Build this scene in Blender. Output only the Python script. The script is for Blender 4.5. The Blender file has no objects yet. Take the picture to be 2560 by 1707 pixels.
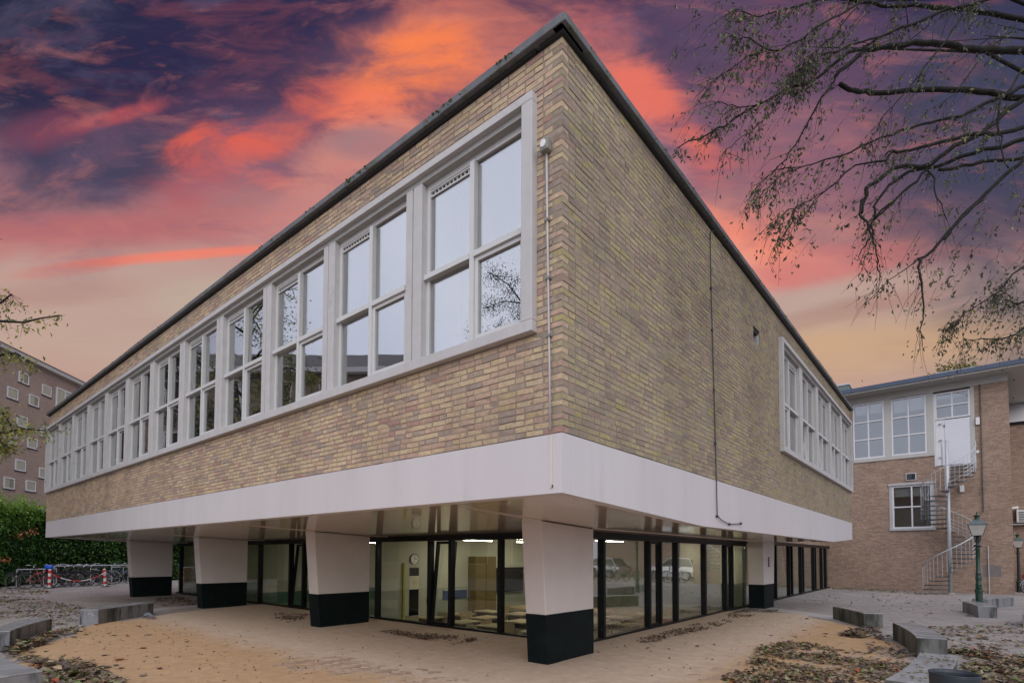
import bpy, math, random
import numpy as np
from math import sin, cos, pi, radians, sqrt, atan2, hypot
from mathutils import Vector, Matrix, noise

random.seed(7)
SC = bpy.context.scene
COL = SC.collection

# ------------------------------------------------------------------ camera
EYE = 1.6
CAM = Vector((2.827, -4.111, EYE))
YAW, PITCH, ROLL = 0.69537, 0.03794, 0.00384
FPX, PPY, IMW, IMH = 1345.9, 1336.9, 2560.0, 1707.0
fw = Vector((-sin(YAW)*cos(PITCH), cos(YAW)*cos(PITCH), sin(PITCH)))
rt0 = Vector((cos(YAW), sin(YAW), 0))
up0 = rt0.cross(fw)
rt = rt0*cos(ROLL) + up0*sin(ROLL)
up = up0*cos(ROLL) - rt0*sin(ROLL)
cam = bpy.data.cameras.new('camera')
cam.sensor_width = 36.0
cam.lens = 36.0*FPX/IMW
cam.shift_y = (PPY - IMH/2)/IMW
cam.clip_start = 0.05
cam.clip_end = 2000
camo = bpy.data.objects.new('camera', cam)
COL.objects.link(camo)
camo.matrix_world = Matrix(((rt.x, up.x, -fw.x, CAM.x), (rt.y, up.y, -fw.y, CAM.y), (rt.z, up.z, -fw.z, CAM.z), (0, 0, 0, 1)))
SC.camera = camo

def ray(px, py): return fw + rt*((px-1280)/FPX) + up*((PPY-py)/FPX)
def ground(px, py, z=0.0):
    d = ray(px, py); t = (z-EYE)/d.z; return CAM + d*t
def at_y(px, py, y):
    d = ray(px, py); return CAM + d*((y-CAM.y)/d.y)
def at_x(px, py, x):
    d = ray(px, py); return CAM + d*((x-CAM.x)/d.x)
def at_d(px, py, depth): return CAM + ray(px, py)*depth

# ------------------------------------------------------------------ render settings
SC.render.engine = 'CYCLES'
SC.cycles.use_denoising = True
SC.cycles.max_bounces = 8
SC.cycles.diffuse_bounces = 4
SC.cycles.glossy_bounces = 4
SC.cycles.transmission_bounces = 4
SC.cycles.transparent_max_bounces = 16
SC.cycles.caustics_reflective = False
SC.cycles.caustics_refractive = False
SC.cycles.sample_clamp_indirect = 4
SC.view_settings.view_transform = 'Standard'
SC.view_settings.look = 'None'
SC.view_settings.gamma = 1
SC.view_settings.use_curve_mapping = False
SC.view_settings.exposure = 0.0

# ------------------------------------------------------------------ world: dusk clouds ahead, pale overcast behind
SUN_EL, SUN_AZ = radians(36), atan2(-0.75, 0.66)     # azimuth of the sun in the XY plane
world = bpy.data.worlds.new('World'); SC.world = world; world.use_nodes = True
def build_world():
    nt = world.node_tree; N = nt.nodes; L = nt.links; N.clear()
    out = N.new('ShaderNodeOutputWorld'); bg = N.new('ShaderNodeBackground'); bg.inputs['Strength'].default_value = 0.1
    L.new(bg.outputs[0], out.inputs[0])
    tc = N.new('ShaderNodeTexCoord'); D = tc.outputs['Generated']
    def setin(s, v):
        if hasattr(v, 'links'): L.new(v, s)
        else: s.default_value = v
    def M(op, a, b=0.0, c=0.0, clamp=False):
        n = N.new('ShaderNodeMath'); n.operation = op; n.use_clamp = clamp
        for i, v in enumerate((a, b, c)): setin(n.inputs[i], v)
        return n.outputs[0]
    def dot(v):
        n = N.new('ShaderNodeVectorMath'); n.operation = 'DOT_PRODUCT'; L.new(D, n.inputs[0]); n.inputs[1].default_value = v; return n.outputs['Value']
    def smooth(x, lo, hi):
        n = N.new('ShaderNodeMapRange'); n.interpolation_type = 'SMOOTHSTEP'; setin(n.inputs[0], x)
        n.inputs[1].default_value = lo; n.inputs[2].default_value = hi; n.inputs[3].default_value = 0; n.inputs[4].default_value = 1
        return n.outputs[0]
    def mix(f, a, b, mode='MIX'):
        n = N.new('ShaderNodeMix'); n.data_type = 'RGBA'; n.blend_type = mode; setin(n.inputs[0], f); setin(n.inputs[6], a); setin(n.inputs[7], b); return n.outputs[2]
    fx, fy = -sin(YAW), cos(YAW)
    F = dot((fx, fy, 0)); Rr = dot((cos(YAW), sin(YAW), 0)); U = dot((0, 0, 1))
    Fc = M('MAXIMUM', F, 0.08)
    X = M('DIVIDE', Rr, Fc)            # sideways slope of the direction
    Y = M('DIVIDE', U, Fc)             # upward slope of the direction
    cmb = N.new('ShaderNodeCombineXYZ'); L.new(X, cmb.inputs[0]); L.new(Y, cmb.inputs[1])
    def fbm(sx, sy, ang, scale, detail, rough, w, dist=0.0):
        mp = N.new('ShaderNodeMapping'); L.new(cmb.outputs[0], mp.inputs[0])
        mp.inputs['Rotation'].default_value = (0, 0, radians(ang)); mp.inputs['Scale'].default_value = (sx, sy, 1); mp.inputs['Location'].default_value = (w, w*.7, w*1.3)
        n = N.new('ShaderNodeTexNoise'); n.inputs['Scale'].default_value = scale; n.inputs['Detail'].default_value = detail; n.inputs['Roughness'].default_value = rough
        n.inputs['Distortion'].default_value = dist
        L.new(mp.outputs[0], n.inputs['Vector']); return n.outputs['Fac']
    n1 = fbm(1.0, 1.7, -22, 2.0, 8, .58, 3.1, .3)
    n2 = fbm(1.0, 2.1, -24, 5.5, 10, .62, 7.7, .5)
    n3 = fbm(0.5, 3.0, -6, 3.0, 6, .55, 11.3, .3)
    Yw = M('ADD', Y, M('MULTIPLY', M('SUBTRACT', n1, .5), .32))
    Yw = M('ADD', Yw, M('MULTIPLY', M('SUBTRACT', n3, .5), .16))
    ramp = N.new('ShaderNodeValToRGB'); L.new(M('DIVIDE', Yw, 1.1), ramp.inputs[0])
    def s2l(c): return tuple(((v/255)/12.92 if v/255 <= .04045 else ((v/255+.055)/1.055)**2.4) for v in c)+(1,)
    cr = ramp.color_ramp; els = cr.elements
    stops = [(0, (150, 130, 128)), (.24, (186, 150, 138)), (.36, (188, 160, 145)), (.47, (184, 152, 144)), (.55, (178, 122, 120)), (.66, (140, 96, 112)), (.8, (98, 74, 100)), (1, (52, 48, 80))]
    els[0].position = 0; els[0].color = s2l(stops[0][1]); els[1].position = 1; els[1].color = s2l(stops[-1][1])
    for p, c in stops[1:-1]:
        e = els.new(p); e.color = s2l(c)
    col = ramp.outputs[0]
    def blob(x, y, rx, ry, ang, c, amt, tex=.5, nz=None):
        # x,y in slopes; ellipse rotated by ang (counter-clockwise)
        nonlocal col
        a = radians(ang); wx = M('SUBTRACT', X, x); wy = M('SUBTRACT', Y, y)
        u = M('DIVIDE', M('ADD', M('MULTIPLY', wx, cos(a)), M('MULTIPLY', wy, sin(a))), rx)
        v = M('DIVIDE', M('SUBTRACT', M('MULTIPLY', wy, cos(a)), M('MULTIPLY', wx, sin(a))), ry)
        r2 = M('ADD', M('MULTIPLY', u, u), M('MULTIPLY', v, v))
        w = M('DIVIDE', 1.0, M('ADD', 1.0, M('MULTIPLY', r2, r2)))
        nn = nz if nz is not None else n2
        t = smooth(M('ADD', M('MULTIPLY', w, 1-tex*.5), M('MULTIPLY', M('SUBTRACT', nn, .5), tex*3.6)), .12, .95)
        t = M('MULTIPLY', M('MULTIPLY', t, smooth(w, .04, .4)), amt)
        col = mix(t, col, s2l(c))
    def P(px, py): return ((px-1280)/FPX, (1388-py)/FPX)
    B = lambda px, py, rx, ry, ang, c, amt, tex=.5, nz=None: blob(*P(px, py), rx/FPX, ry/FPX, ang, c, amt, tex, nz)
    # cool dark cloud decks
    B(60, 20, 460, 300, 10, (32, 38, 64), .96, .25)
    B(470, 70, 430, 180, 15, (42, 40, 72), .92, .3)
    B(200, 400, 360, 110, 8, (56, 60, 86), .9, .4)
    B(700, 170, 200, 110, 15, (64, 52, 82), .85, .4)
    B(480, 240, 160, 60, 10, (70, 54, 84), .7, .4)
    B(2500, 330, 330, 420, -20, (56, 64, 88), .93, .25)
    B(1960, 20, 330, 130, -10, (100, 74, 100), .85, .4)
    B(2060, 330, 230, 150, -20, (136, 96, 112), .8, .5)
    B(1500, 10, 120, 60, 0, (150, 84, 100), .5, .4)
    B(2500, 800, 260, 110, 5, (100, 92, 100), .85, .3)
    # lit cloud undersides
    B(1130, 90, 330, 170, 12, (196, 110, 98), .9, .35)
    B(1010, 140, 170, 110, 30, (245, 124, 70), 1.0, .5)
    B(900, 230, 150, 50, 8, (240, 118, 84), .9, .6)
    B(680, 290, 210, 60, 38, (206, 96, 84), .85, .6)
    B(530, 335, 130, 70, 15, (226, 94, 74), .95, .7)
    B(230, 270, 150, 26, 16, (186, 82, 84), .85, .5)
    B(90, 300, 130, 50, 10, (120, 66, 88), .7, .4)
    B(650, 420, 150, 34, -18, (214, 112, 98), .8, .7)
    B(470, 440, 160, 60, 30, (176, 92, 100), .7, .6)
    B(860, 420, 230, 120, 40, (206, 134, 122), .85, .4)
    B(900, 330, 90, 40, 0, (150, 118, 126), .75, .4)
    B(740, 540, 300, 90, 20, (190, 128, 126), .75, .4, n3)
    B(330, 560, 420, 60, 4, (182, 104, 106), .55, .8, n3)
    B(120, 560, 260, 40, 2, (176, 98, 104), .4, .8, n3)
    B(430, 628, 330, 16, 5, (238, 124, 100), .97, .3, n3)
    B(150, 665, 200, 26, 8, (206, 108, 100), .7, .4, n3)
    B(130, 720, 260, 45, 4, (172, 126, 118), .7, .4, n3)
    B(1500, 140, 160, 150, -50, (206, 112, 104), .9, .4)
    B(1660, 250, 230, 80, -48, (228, 110, 92), .9, .5)
    B(1600, 420, 130, 130, -45, (196, 150, 156), .7, .3)
    B(1850, 590, 230, 100, -15, (238, 136, 112), .95, .4)
    B(1760, 700, 170, 110, 0, (226, 168, 150), .85, .3)
    B(2120, 640, 260, 50, 12, (206, 116, 112), .75, .6, n3)
    B(2130, 720, 260, 40, 14, (186, 160, 148), .7, .4, n3)
    B(2060, 780, 330, 30, 12, (168, 128, 116), .75, .5, n3)
    B(2150, 870, 460, 80, 6, (200, 162, 128), .9, .3, n3)
    B(600, 740, 280, 70, 0, (186, 170, 152), .75, .3, n3)
    # thin wisps
    w1 = smooth(fbm(1.0, 3.4, -18, 4.2, 7, .6, 21.0, .6), .5, .72)
    hi = smooth(Y, .35, .8)
    col = mix(M('MULTIPLY', M('MULTIPLY', w1, hi), .16), col, s2l((206, 104, 92)))
    w2 = smooth(fbm(0.5, 3.8, -6, 4.0, 7, .6, 31.0, .4), .52, .74)
    col = mix(M('MULTIPLY', M('MULTIPLY', w2, M('SUBTRACT', 1.0, hi)), .25), col, s2l((150, 112, 116)))
    gap = smooth(fbm(1.0, 2.4, -20, 3.4, 9, .62, 43.0, .5), .50, .68)
    col = mix(M('MULTIPLY', M('MULTIPLY', gap, smooth(Y, .42, .7)), .42), col, s2l((92, 84, 112)))
    lit = smooth(fbm(1.0, 2.6, -22, 6.5, 10, .62, 57.0, .6), .52, .70)
    col = mix(M('MULTIPLY', M('MULTIPLY', lit, smooth(Y, .40, .75)), .20), col, s2l((226, 132, 112)))
    hsv = N.new('ShaderNodeHueSaturation'); hsv.inputs['Saturation'].default_value = .98; hsv.inputs['Value'].default_value = 1.04; L.new(col, hsv.inputs['Color']); col = hsv.outputs[0]
    # pale even overcast, the sky that the panes mirror
    sky = N.new('ShaderNodeTexSky'); sky.sky_type = 'NISHITA'; sky.sun_disc = False
    sky.sun_elevation = SUN_EL; sky.sun_rotation = pi/2 - SUN_AZ; sky.air_density = 1.0; sky.dust_density = 2.0
    ncl = N.new('ShaderNodeTexNoise'); ncl.inputs['Scale'].default_value = 1.6; ncl.inputs['Detail'].default_value = 4; L.new(D, ncl.inputs['Vector'])
    veil = mix(smooth(ncl.outputs['Fac'], .3, .7), (9.6, 10.0, 12.2, 1), (12.2, 12.4, 14.2, 1))
    pale = mix(.88, sky.outputs[0], veil)
    front = smooth(F, .10, .52)
    ten = mix(1.0, col, (10, 10, 10, 1), 'MULTIPLY')
    L.new(mix(front, pale, ten), bg.inputs['Color'])
    world.cycles.sampling_method = 'MANUAL'; world.cycles.sample_map_resolution = 512
build_world()

sl = bpy.data.lights.new('sun', 'SUN'); sl.energy = 1.1; sl.angle = radians(50); sl.color = (1.0, .95, .88)
so = bpy.data.objects.new('sun', sl); COL.objects.link(so); so.location = (8, -12, 20)
so.rotation_euler = Vector((-cos(SUN_EL)*cos(SUN_AZ), -cos(SUN_EL)*sin(SUN_AZ), -sin(SUN_EL))).to_track_quat('-Z', 'Y').to_euler()

# ------------------------------------------------------------------ materials
MATS = {}
def newmat(name):
    m = bpy.data.materials.new(name); m.use_nodes = True; MATS[name] = m
    return m, m.node_tree.nodes, m.node_tree.links, m.node_tree.nodes['Principled BSDF']
def pm(name, c, rough=.6, var=.12, scale=6.0, bump=0.0, bscale=60.0, metal=0.0, spec=.5, c2=None, c2lo=.5, c2hi=.7, c2scale=2.0, stretch=(1, 1, 1), emit=None, es=1.0, coat=0.0):
    m, N, L, b = newmat(name)
    b.inputs['Roughness'].default_value = rough; b.inputs['Metallic'].default_value = metal; b.inputs['Specular IOR Level'].default_value = spec
    b.inputs['Coat Weight'].default_value = coat
    tc = N.new('ShaderNodeTexCoord'); mp = N.new('ShaderNodeMapping'); mp.inputs['Scale'].default_value = stretch
    L.new(tc.outputs['Object'], mp.inputs[0])
    n = N.new('ShaderNodeTexNoise'); n.inputs['Scale'].default_value = scale; n.inputs['Detail'].default_value = 6; n.inputs['Roughness'].default_value = .65
    L.new(mp.outputs[0], n.inputs['Vector'])
    mr = N.new('ShaderNodeMapRange'); L.new(n.outputs['Fac'], mr.inputs[0]); mr.inputs[1].default_value = .25; mr.inputs[2].default_value = .75
    mr.inputs[3].default_value = 1-var; mr.inputs[4].default_value = 1+var
    mx = N.new('ShaderNodeMix'); mx.data_type = 'RGBA'; mx.blend_type = 'MULTIPLY'; mx.inputs[0].default_value = 1
    L.new(mr.outputs[0], mx.inputs[7]); src = None
    if c2 is not None:
        n2 = N.new('ShaderNodeTexNoise'); n2.inputs['Scale'].default_value = c2scale; n2.inputs['Detail'].default_value = 7; n2.inputs['Roughness'].default_value = .65
        L.new(mp.outputs[0], n2.inputs['Vector'])
        r2 = N.new('ShaderNodeMapRange'); r2.interpolation_type = 'SMOOTHSTEP'; L.new(n2.outputs['Fac'], r2.inputs[0]); r2.inputs[1].default_value = c2lo; r2.inputs[2].default_value = c2hi
        m2 = N.new('ShaderNodeMix'); m2.data_type = 'RGBA'; L.new(r2.outputs[0], m2.inputs[0]); m2.inputs[6].default_value = (*c, 1); m2.inputs[7].default_value = (*c2, 1)
        L.new(m2.outputs[2], mx.inputs[6])
    else: mx.inputs[6].default_value = (*c, 1)
    L.new(mx.outputs[2], b.inputs['Base Color'])
    if bump:
        nb = N.new('ShaderNodeTexNoise'); nb.inputs['Scale'].default_value = bscale; nb.inputs['Detail'].default_value = 5
        L.new(tc.outputs['Object'], nb.inputs['Vector'])
        bp = N.new('ShaderNodeBump'); bp.inputs['Strength'].default_value = bump; bp.inputs['Distance'].default_value = .01
        L.new(nb.outputs['Fac'], bp.inputs['Height']); L.new(bp.outputs[0], b.inputs['Normal'])
    if emit: b.inputs['Emission Color'].default_value = (*emit, 1); b.inputs['Emission Strength'].default_value = es
    return m

def brick_mat(name, source, stops):
    m, N, L, b = newmat(name); b.inputs['Roughness'].default_value = .85; b.inputs['Specular IOR Level'].default_value = .25
    if source == 'obj':
        a = N.new('ShaderNodeObjectInfo'); val = a.outputs['Random']
    else:
        a = N.new('ShaderNodeAttribute'); a.attribute_name = 'rnd'; val = a.outputs['Fac']
    r = N.new('ShaderNodeValToRGB'); L.new(val, r.inputs[0]); r.color_ramp.interpolation = 'CONSTANT'
    r.color_ramp.elements[0].position = 0; r.color_ramp.elements[0].color = (*stops[0][1], 1); r.color_ramp.elements[1].position = stops[-1][0]; r.color_ramp.elements[1].color = (*stops[-1][1], 1)
    for p, c in stops[1:-1]:
        e = r.color_ramp.elements.new(p); e.color = (*c, 1)
    geo = N.new('ShaderNodeNewGeometry')
    n = N.new('ShaderNodeTexNoise'); n.inputs['Scale'].default_value = 22; n.inputs['Detail'].default_value = 8; n.inputs['Roughness'].default_value = .7
    L.new(geo.outputs['Position'], n.inputs['Vector'])
    mr = N.new('ShaderNodeMapRange'); L.new(n.outputs['Fac'], mr.inputs[0]); mr.inputs[1].default_value = .25; mr.inputs[2].default_value = .75; mr.inputs[3].default_value = .7; mr.inputs[4].default_value = 1.22
    n4 = N.new('ShaderNodeTexNoise'); n4.inputs['Scale'].default_value = .9; n4.inputs['Detail'].default_value = 7; n4.inputs['Roughness'].default_value = .65
    L.new(geo.outputs['Position'], n4.inputs['Vector'])
    m4 = N.new('ShaderNodeMapRange'); L.new(n4.outputs['Fac'], m4.inputs[0]); m4.inputs[1].default_value = .33; m4.inputs[2].default_value = .66; m4.inputs[3].default_value = .74; m4.inputs[4].default_value = 1.1
    mm = N.new('ShaderNodeMath'); mm.operation = 'MULTIPLY'; L.new(mr.outputs[0], mm.inputs[0]); L.new(m4.outputs[0], mm.inputs[1])
    mx = N.new('ShaderNodeMix'); mx.data_type = 'RGBA'; mx.blend_type = 'MULTIPLY'; mx.inputs[0].default_value = 1
    L.new(r.outputs[0], mx.inputs[6]); L.new(mm.outputs[0], mx.inputs[7])
    n3 = N.new('ShaderNodeTexNoise'); n3.inputs['Scale'].default_value = 9; n3.inputs['Detail'].default_value = 6; L.new(geo.outputs['Position'], n3.inputs['Vector'])
    m3 = N.new('ShaderNodeMapRange'); L.new(n3.outputs['Fac'], m3.inputs[0]); m3.inputs[1].default_value = .6; m3.inputs[2].default_value = .74; m3.inputs[4].default_value = .6
    mg = N.new('ShaderNodeMix'); mg.data_type = 'RGBA'; L.new(m3.outputs[0], mg.inputs[0]); L.new(mx.outputs[2], mg.inputs[6]); mg.inputs[7].default_value = (.16, .13, .10, 1)
    L.new(mg.outputs[2], b.inputs['Base Color'])
    nb = N.new('ShaderNodeTexNoise'); nb.inputs['Scale'].default_value = 90; nb.inputs['Detail'].default_value = 5; L.new(geo.outputs['Position'], nb.inputs['Vector'])
    bp = N.new('ShaderNodeBump'); bp.inputs['Strength'].default_value = .45; bp.inputs['Distance'].default_value = .006
    L.new(nb.outputs['Fac'], bp.inputs['Height']); L.new(bp.outputs[0], b.inputs['Normal'])
    return m
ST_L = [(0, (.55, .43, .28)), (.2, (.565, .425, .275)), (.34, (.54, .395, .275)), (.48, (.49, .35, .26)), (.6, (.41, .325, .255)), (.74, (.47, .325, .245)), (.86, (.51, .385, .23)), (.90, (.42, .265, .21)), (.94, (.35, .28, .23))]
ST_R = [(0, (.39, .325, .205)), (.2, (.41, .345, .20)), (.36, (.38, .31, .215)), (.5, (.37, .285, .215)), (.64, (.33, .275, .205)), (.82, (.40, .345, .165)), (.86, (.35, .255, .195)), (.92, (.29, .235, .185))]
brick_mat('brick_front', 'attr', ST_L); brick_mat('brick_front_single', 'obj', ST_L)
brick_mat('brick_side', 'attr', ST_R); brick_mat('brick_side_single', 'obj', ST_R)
ST_P = [(0, (.43, .31, .22)), (.25, (.46, .335, .245)), (.5, (.41, .285, .205)), (.75, (.48, .36, .265))]
brick_mat('paver_clay', 'attr', ST_P); brick_mat('paver_clay_single', 'obj', ST_P)
pm('mortar', (.27, .205, .155), .9, .15, 14, bump=.4, bscale=80)
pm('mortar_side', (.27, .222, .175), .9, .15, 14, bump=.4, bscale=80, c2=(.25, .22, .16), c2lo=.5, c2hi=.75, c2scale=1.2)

def course_mat(name, c1, c2, mortar, bw=.21, bh=.0625, scale=1.0, rot=0.0, vec='wall', msize=.006, big=.18):
    """distant brickwork: brick texture laid on wall coordinates (object x, z) or on the ground (x, y)"""
    m, N, L, b = newmat(name); b.inputs['Roughness'].default_value = .85; b.inputs['Specular IOR Level'].default_value = .25
    tc = N.new('ShaderNodeTexCoord')
    v = tc.outputs['Object']
    if vec == 'wall':
        sx = N.new('ShaderNodeSeparateXYZ'); L.new(v, sx.inputs[0]); cb = N.new('ShaderNodeCombineXYZ')
        ad = N.new('ShaderNodeMath'); ad.operation = 'ADD'; L.new(sx.outputs[0], ad.inputs[0]); L.new(sx.outputs[1], ad.inputs[1])
        L.new(ad.outputs[0], cb.inputs[0]); L.new(sx.outputs[2], cb.inputs[1]); v = cb.outputs[0]
    if rot:
        mp = N.new('ShaderNodeMapping'); mp.inputs['Rotation'].default_value = (0, 0, rot); L.new(v, mp.inputs[0]); v = mp.outputs[0]
    t = N.new('ShaderNodeTexBrick'); L.new(v, t.inputs['Vector'])
    t.inputs['Scale'].default_value = scale; t.inputs['Brick Width'].default_value = bw; t.inputs['Row Height'].default_value = bh
    t.inputs['Mortar Size'].default_value = msize; t.inputs['Bias'].default_value = 0; t.inputs['Mortar Smooth'].default_value = .3
    t.inputs['Color1'].default_value = (*c1, 1); t.inputs['Color2'].default_value = (*c2, 1); t.inputs['Mortar'].default_value = (*mortar, 1)
    n = N.new('ShaderNodeTexNoise'); n.inputs['Scale'].default_value = .7; n.inputs['Detail'].default_value = 8; n.inputs['Roughness'].default_value = .7; L.new(tc.outputs['Object'], n.inputs['Vector'])
    mr = N.new('ShaderNodeMapRange'); L.new(n.outputs['Fac'], mr.inputs[0]); mr.inputs[1].default_value = .28; mr.inputs[2].default_value = .72; mr.inputs[3].default_value = 1-big; mr.inputs[4].default_value = 1+big
    n5 = N.new('ShaderNodeTexNoise'); n5.inputs['Scale'].default_value = 9; n5.inputs['Detail'].default_value = 5; n5.inputs['Roughness'].default_value = .7; L.new(v, n5.inputs['Vector'])
    m5 = N.new('ShaderNodeMapRange'); L.new(n5.outputs['Fac'], m5.inputs[0]); m5.inputs[1].default_value = .3; m5.inputs[2].default_value = .7; m5.inputs[3].default_value = .8; m5.inputs[4].default_value = 1.2
    mm = N.new('ShaderNodeMath'); mm.operation = 'MULTIPLY'; L.new(mr.outputs[0], mm.inputs[0]); L.new(m5.outputs[0], mm.inputs[1])
    mx = N.new('ShaderNodeMix'); mx.data_type = 'RGBA'; mx.blend_type = 'MULTIPLY'; mx.inputs[0].default_value = 1; L.new(t.outputs['Color'], mx.inputs[6]); L.new(mm.outputs[0], mx.inputs[7])
    L.new(mx.outputs[2], b.inputs['Base Color'])
    bp = N.new('ShaderNodeBump'); bp.inputs['Strength'].default_value = .5; bp.inputs['Distance'].default_value = .008; bp.invert = True
    L.new(t.outputs['Fac'], bp.inputs['Height']); L.new(bp.outputs[0], b.inputs['Normal'])
    return m
course_mat('brick_far', (.28, .195, .145), (.40, .285, .215), (.27, .205, .165), msize=.007)
course_mat('brick_flat', (.30, .228, .18), (.36, .275, .22), (.32, .255, .215), msize=.006, big=.12)
course_mat('paving_grey', (.30, .27, .25), (.36, .325, .305), (.20, .175, .16), bw=.21, bh=.105, vec='ground', rot=.5, msize=.004, big=.2)

pm('band_white', (.58, .55, .555), .55, .05, 1.3, bump=.05, bscale=120, c2=(.49, .46, .455), c2lo=.52, c2hi=.85, c2scale=2.2, stretch=(1, 1, .18))
pm('soffit_gloss', (.64, .53, .44), .13, .04, 2, spec=.6, coat=.5)
pm('column_paint', (.62, .57, .535), .6, .05, 2.0, bump=.1, bscale=70)
pm('plinth_dark', (.004, .008, .009), .6, .3, 5, bump=.15, bscale=50, c2=(.006, .012, .013), c2scale=3, spec=.12)
pm('concrete_frame', (.49, .48, .475), .65, .08, 5, bump=.08, bscale=90, c2=(.36, .35, .335), c2lo=.55, c2hi=.8, c2scale=3)
pm('frame_paint', (.57, .575, .565), .45, .05, 6)
pm('reveal_grey', (.36, .355, .34), .8, .12, 6)
pm('roof_edge', (.11, .115, .125), .6, .3, 6, bump=.3, bscale=40, c2=(.075, .08, .055), c2lo=.5, c2hi=.65, c2scale=5)
pm('roof_under', (.02, .02, .02), .8, .2)
pm('roof_felt', (.07, .07, .075), .9, .2, bump=.3)
pm('moss', (.05, .07, .025), .95, .4, 30, bump=.6, bscale=80, c2=(.10, .105, .05))
pm('black_frame', (.004, .0045, .005), .4, .2, 10, spec=.25)
pm('grille_dark', (.012, .012, .012), .7, .1)
pm('steel_galv', (.52, .54, .56), .45, .15, 20, metal=.35)
pm('tread_grey', (.10, .105, .11), .5, .2, 15, metal=.3)
pm('steel_dark', (.05, .055, .06), .5, .2, 20, metal=.3)
pm('pipe_grey', (.45, .44, .44), .5, .1, 12)
pm('sensor_grey', (.22, .215, .19), .55, .15, 30)
pm('white_plastic', (.72, .72, .71), .4, .05, 10)
pm('bench_concrete', (.20, .205, .21), .5, .22, 7, bump=.15, bscale=60, c2=(.035, .038, .04), c2lo=.46, c2hi=.64, c2scale=3.0, stretch=(1, 1, .22))
pm('bench_mossy', (.15, .155, .145), .6, .25, 7, bump=.2, bscale=60, c2=(.03, .034, .026), c2lo=.40, c2hi=.62, c2scale=3.0, stretch=(1, 1, .25), spec=.3)
pm('bench_top', (.33, .335, .345), .22, .2, 6, bump=.1, bscale=60, c2=(.24, .245, .25), c2lo=.45, c2hi=.6, c2scale=2.5)
pm('chalk', (.55, .55, .55), .9, .1)
pm('bin_metal', (.025, .032, .042), .45, .3, 8, bump=.1)
pm('lamp_green', (.010, .045, .028), .35, .25, 12, coat=.3)
pm('lamp_copper', (.12, .165, .155), .4, .3, 15, metal=.4)
pm('lamp_iron', (.015, .022, .02), .45, .2)
pm('sill_grey', (.44, .44, .44), .6, .1)
pm('paint_white', (.68, .68, .70), .45, .04, 4)
pm('door_white', (.66, .665, .71), .4, .03, 3)
pm('eave_grey', (.46, .45, .42), .7, .06, 3)
pm('fascia_blue', (.06, .085, .135), .5, .15, 2)
pm('roof_tile', (.13, .125, .125), .8, .25, 12, bump=.5, bscale=9)
pm('stain', (.20, .17, .16), .85, .2, 5)
pm('red_paint', (.55, .035, .03), .4, .15, 10)
pm('red_frame', (.50, .05, .045), .35, .15)
pm('white_paint_worn', (.66, .65, .63), .5, .15, 20)
pm('tyre', (.015, .015, .016), .8, .2)
pm('chrome', (.55, .56, .58), .22, .1, metal=.9)
pm('bike_black', (.014, .014, .016), .35, .2)
pm('bike_blue', (.02, .05, .16), .35, .2)
pm('bike_silver', (.42, .43, .45), .3, .1, metal=.6)
pm('bag_blue', (.02, .12, .62), .55, .2, 12, bump=.4, bscale=25)
pm('leather', (.02, .018, .016), .5, .2)
pm('car_white', (.70, .71, .73), .2, .03, coat=.8)
pm('car_blue', (.03, .05, .13), .2, .05, coat=.8)
pm('car_silver', (.34, .36, .39), .25, .03, metal=.5, coat=.8)
pm('car_glass', (.02, .025, .03), .06, .05)
pm('bark', (.018, .017, .015), .9, .35, 12, bump=.6, bscale=30, c2=(.03, .032, .02), c2scale=5, spec=.15)
pm('bark_light', (.10, .095, .085), .9, .35, 12, bump=.6, bscale=30)
pm('interior_wall', (.50, .50, .43), .7, .04, 1)
pm('interior_dado', (.34, .36, .31), .6, .05, 1)
pm('interior_dado_green', (.07, .16, .115), .5, .05, 1)
pm('interior_grey', (.34, .355, .34), .8, .05, 1)
pm('interior_floor', (.30, .28, .22), .35, .08, 2)
pm('interior_ceiling', (.62, .61, .54), .8, .03, 2)
pm('desk_top', (.52, .43, .29), .4, .08, 8, stretch=(1, 6, 1))
pm('chair_wood', (.48, .38, .24), .45, .1, 8)
pm('board_brown', (.16, .115, .035), .6, .1, 3)
pm('screen_black', (.01, .01, .012), .15, .05)
pm('paper', (.70, .66, .54), .7, .06, 5)
pm('paper_cream', (.62, .54, .38), .7, .06, 5)
pm('yellow_paint', (.50, .42, .06), .5, .08)
pm('lamp_tube', (.9, .9, .85), .5, .02, emit=(1, .92, .72), es=50)
pm('crate_red', (.5, .05, .04), .5, .1)
pm('pigeon_grey', (.16, .175, .20), .7, .25, 30, c2=(.07, .075, .09), c2scale=25)
pm('pigeon_dark', (.03, .03, .035), .7, .2)
pm('beak', (.12, .09, .08), .6, .1)
pm('blind_green', (.50, .53, .47), .7, .06, 2)
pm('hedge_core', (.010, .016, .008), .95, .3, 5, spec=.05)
pm('curtain', (.66, .66, .64), .8, .06, 12, stretch=(6, 6, .3))
pm('vent_red', (.20, .10, .085), .8, .2)
pm('sign_plate', (.35, .35, .33), .5, .2, 40)

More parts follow.
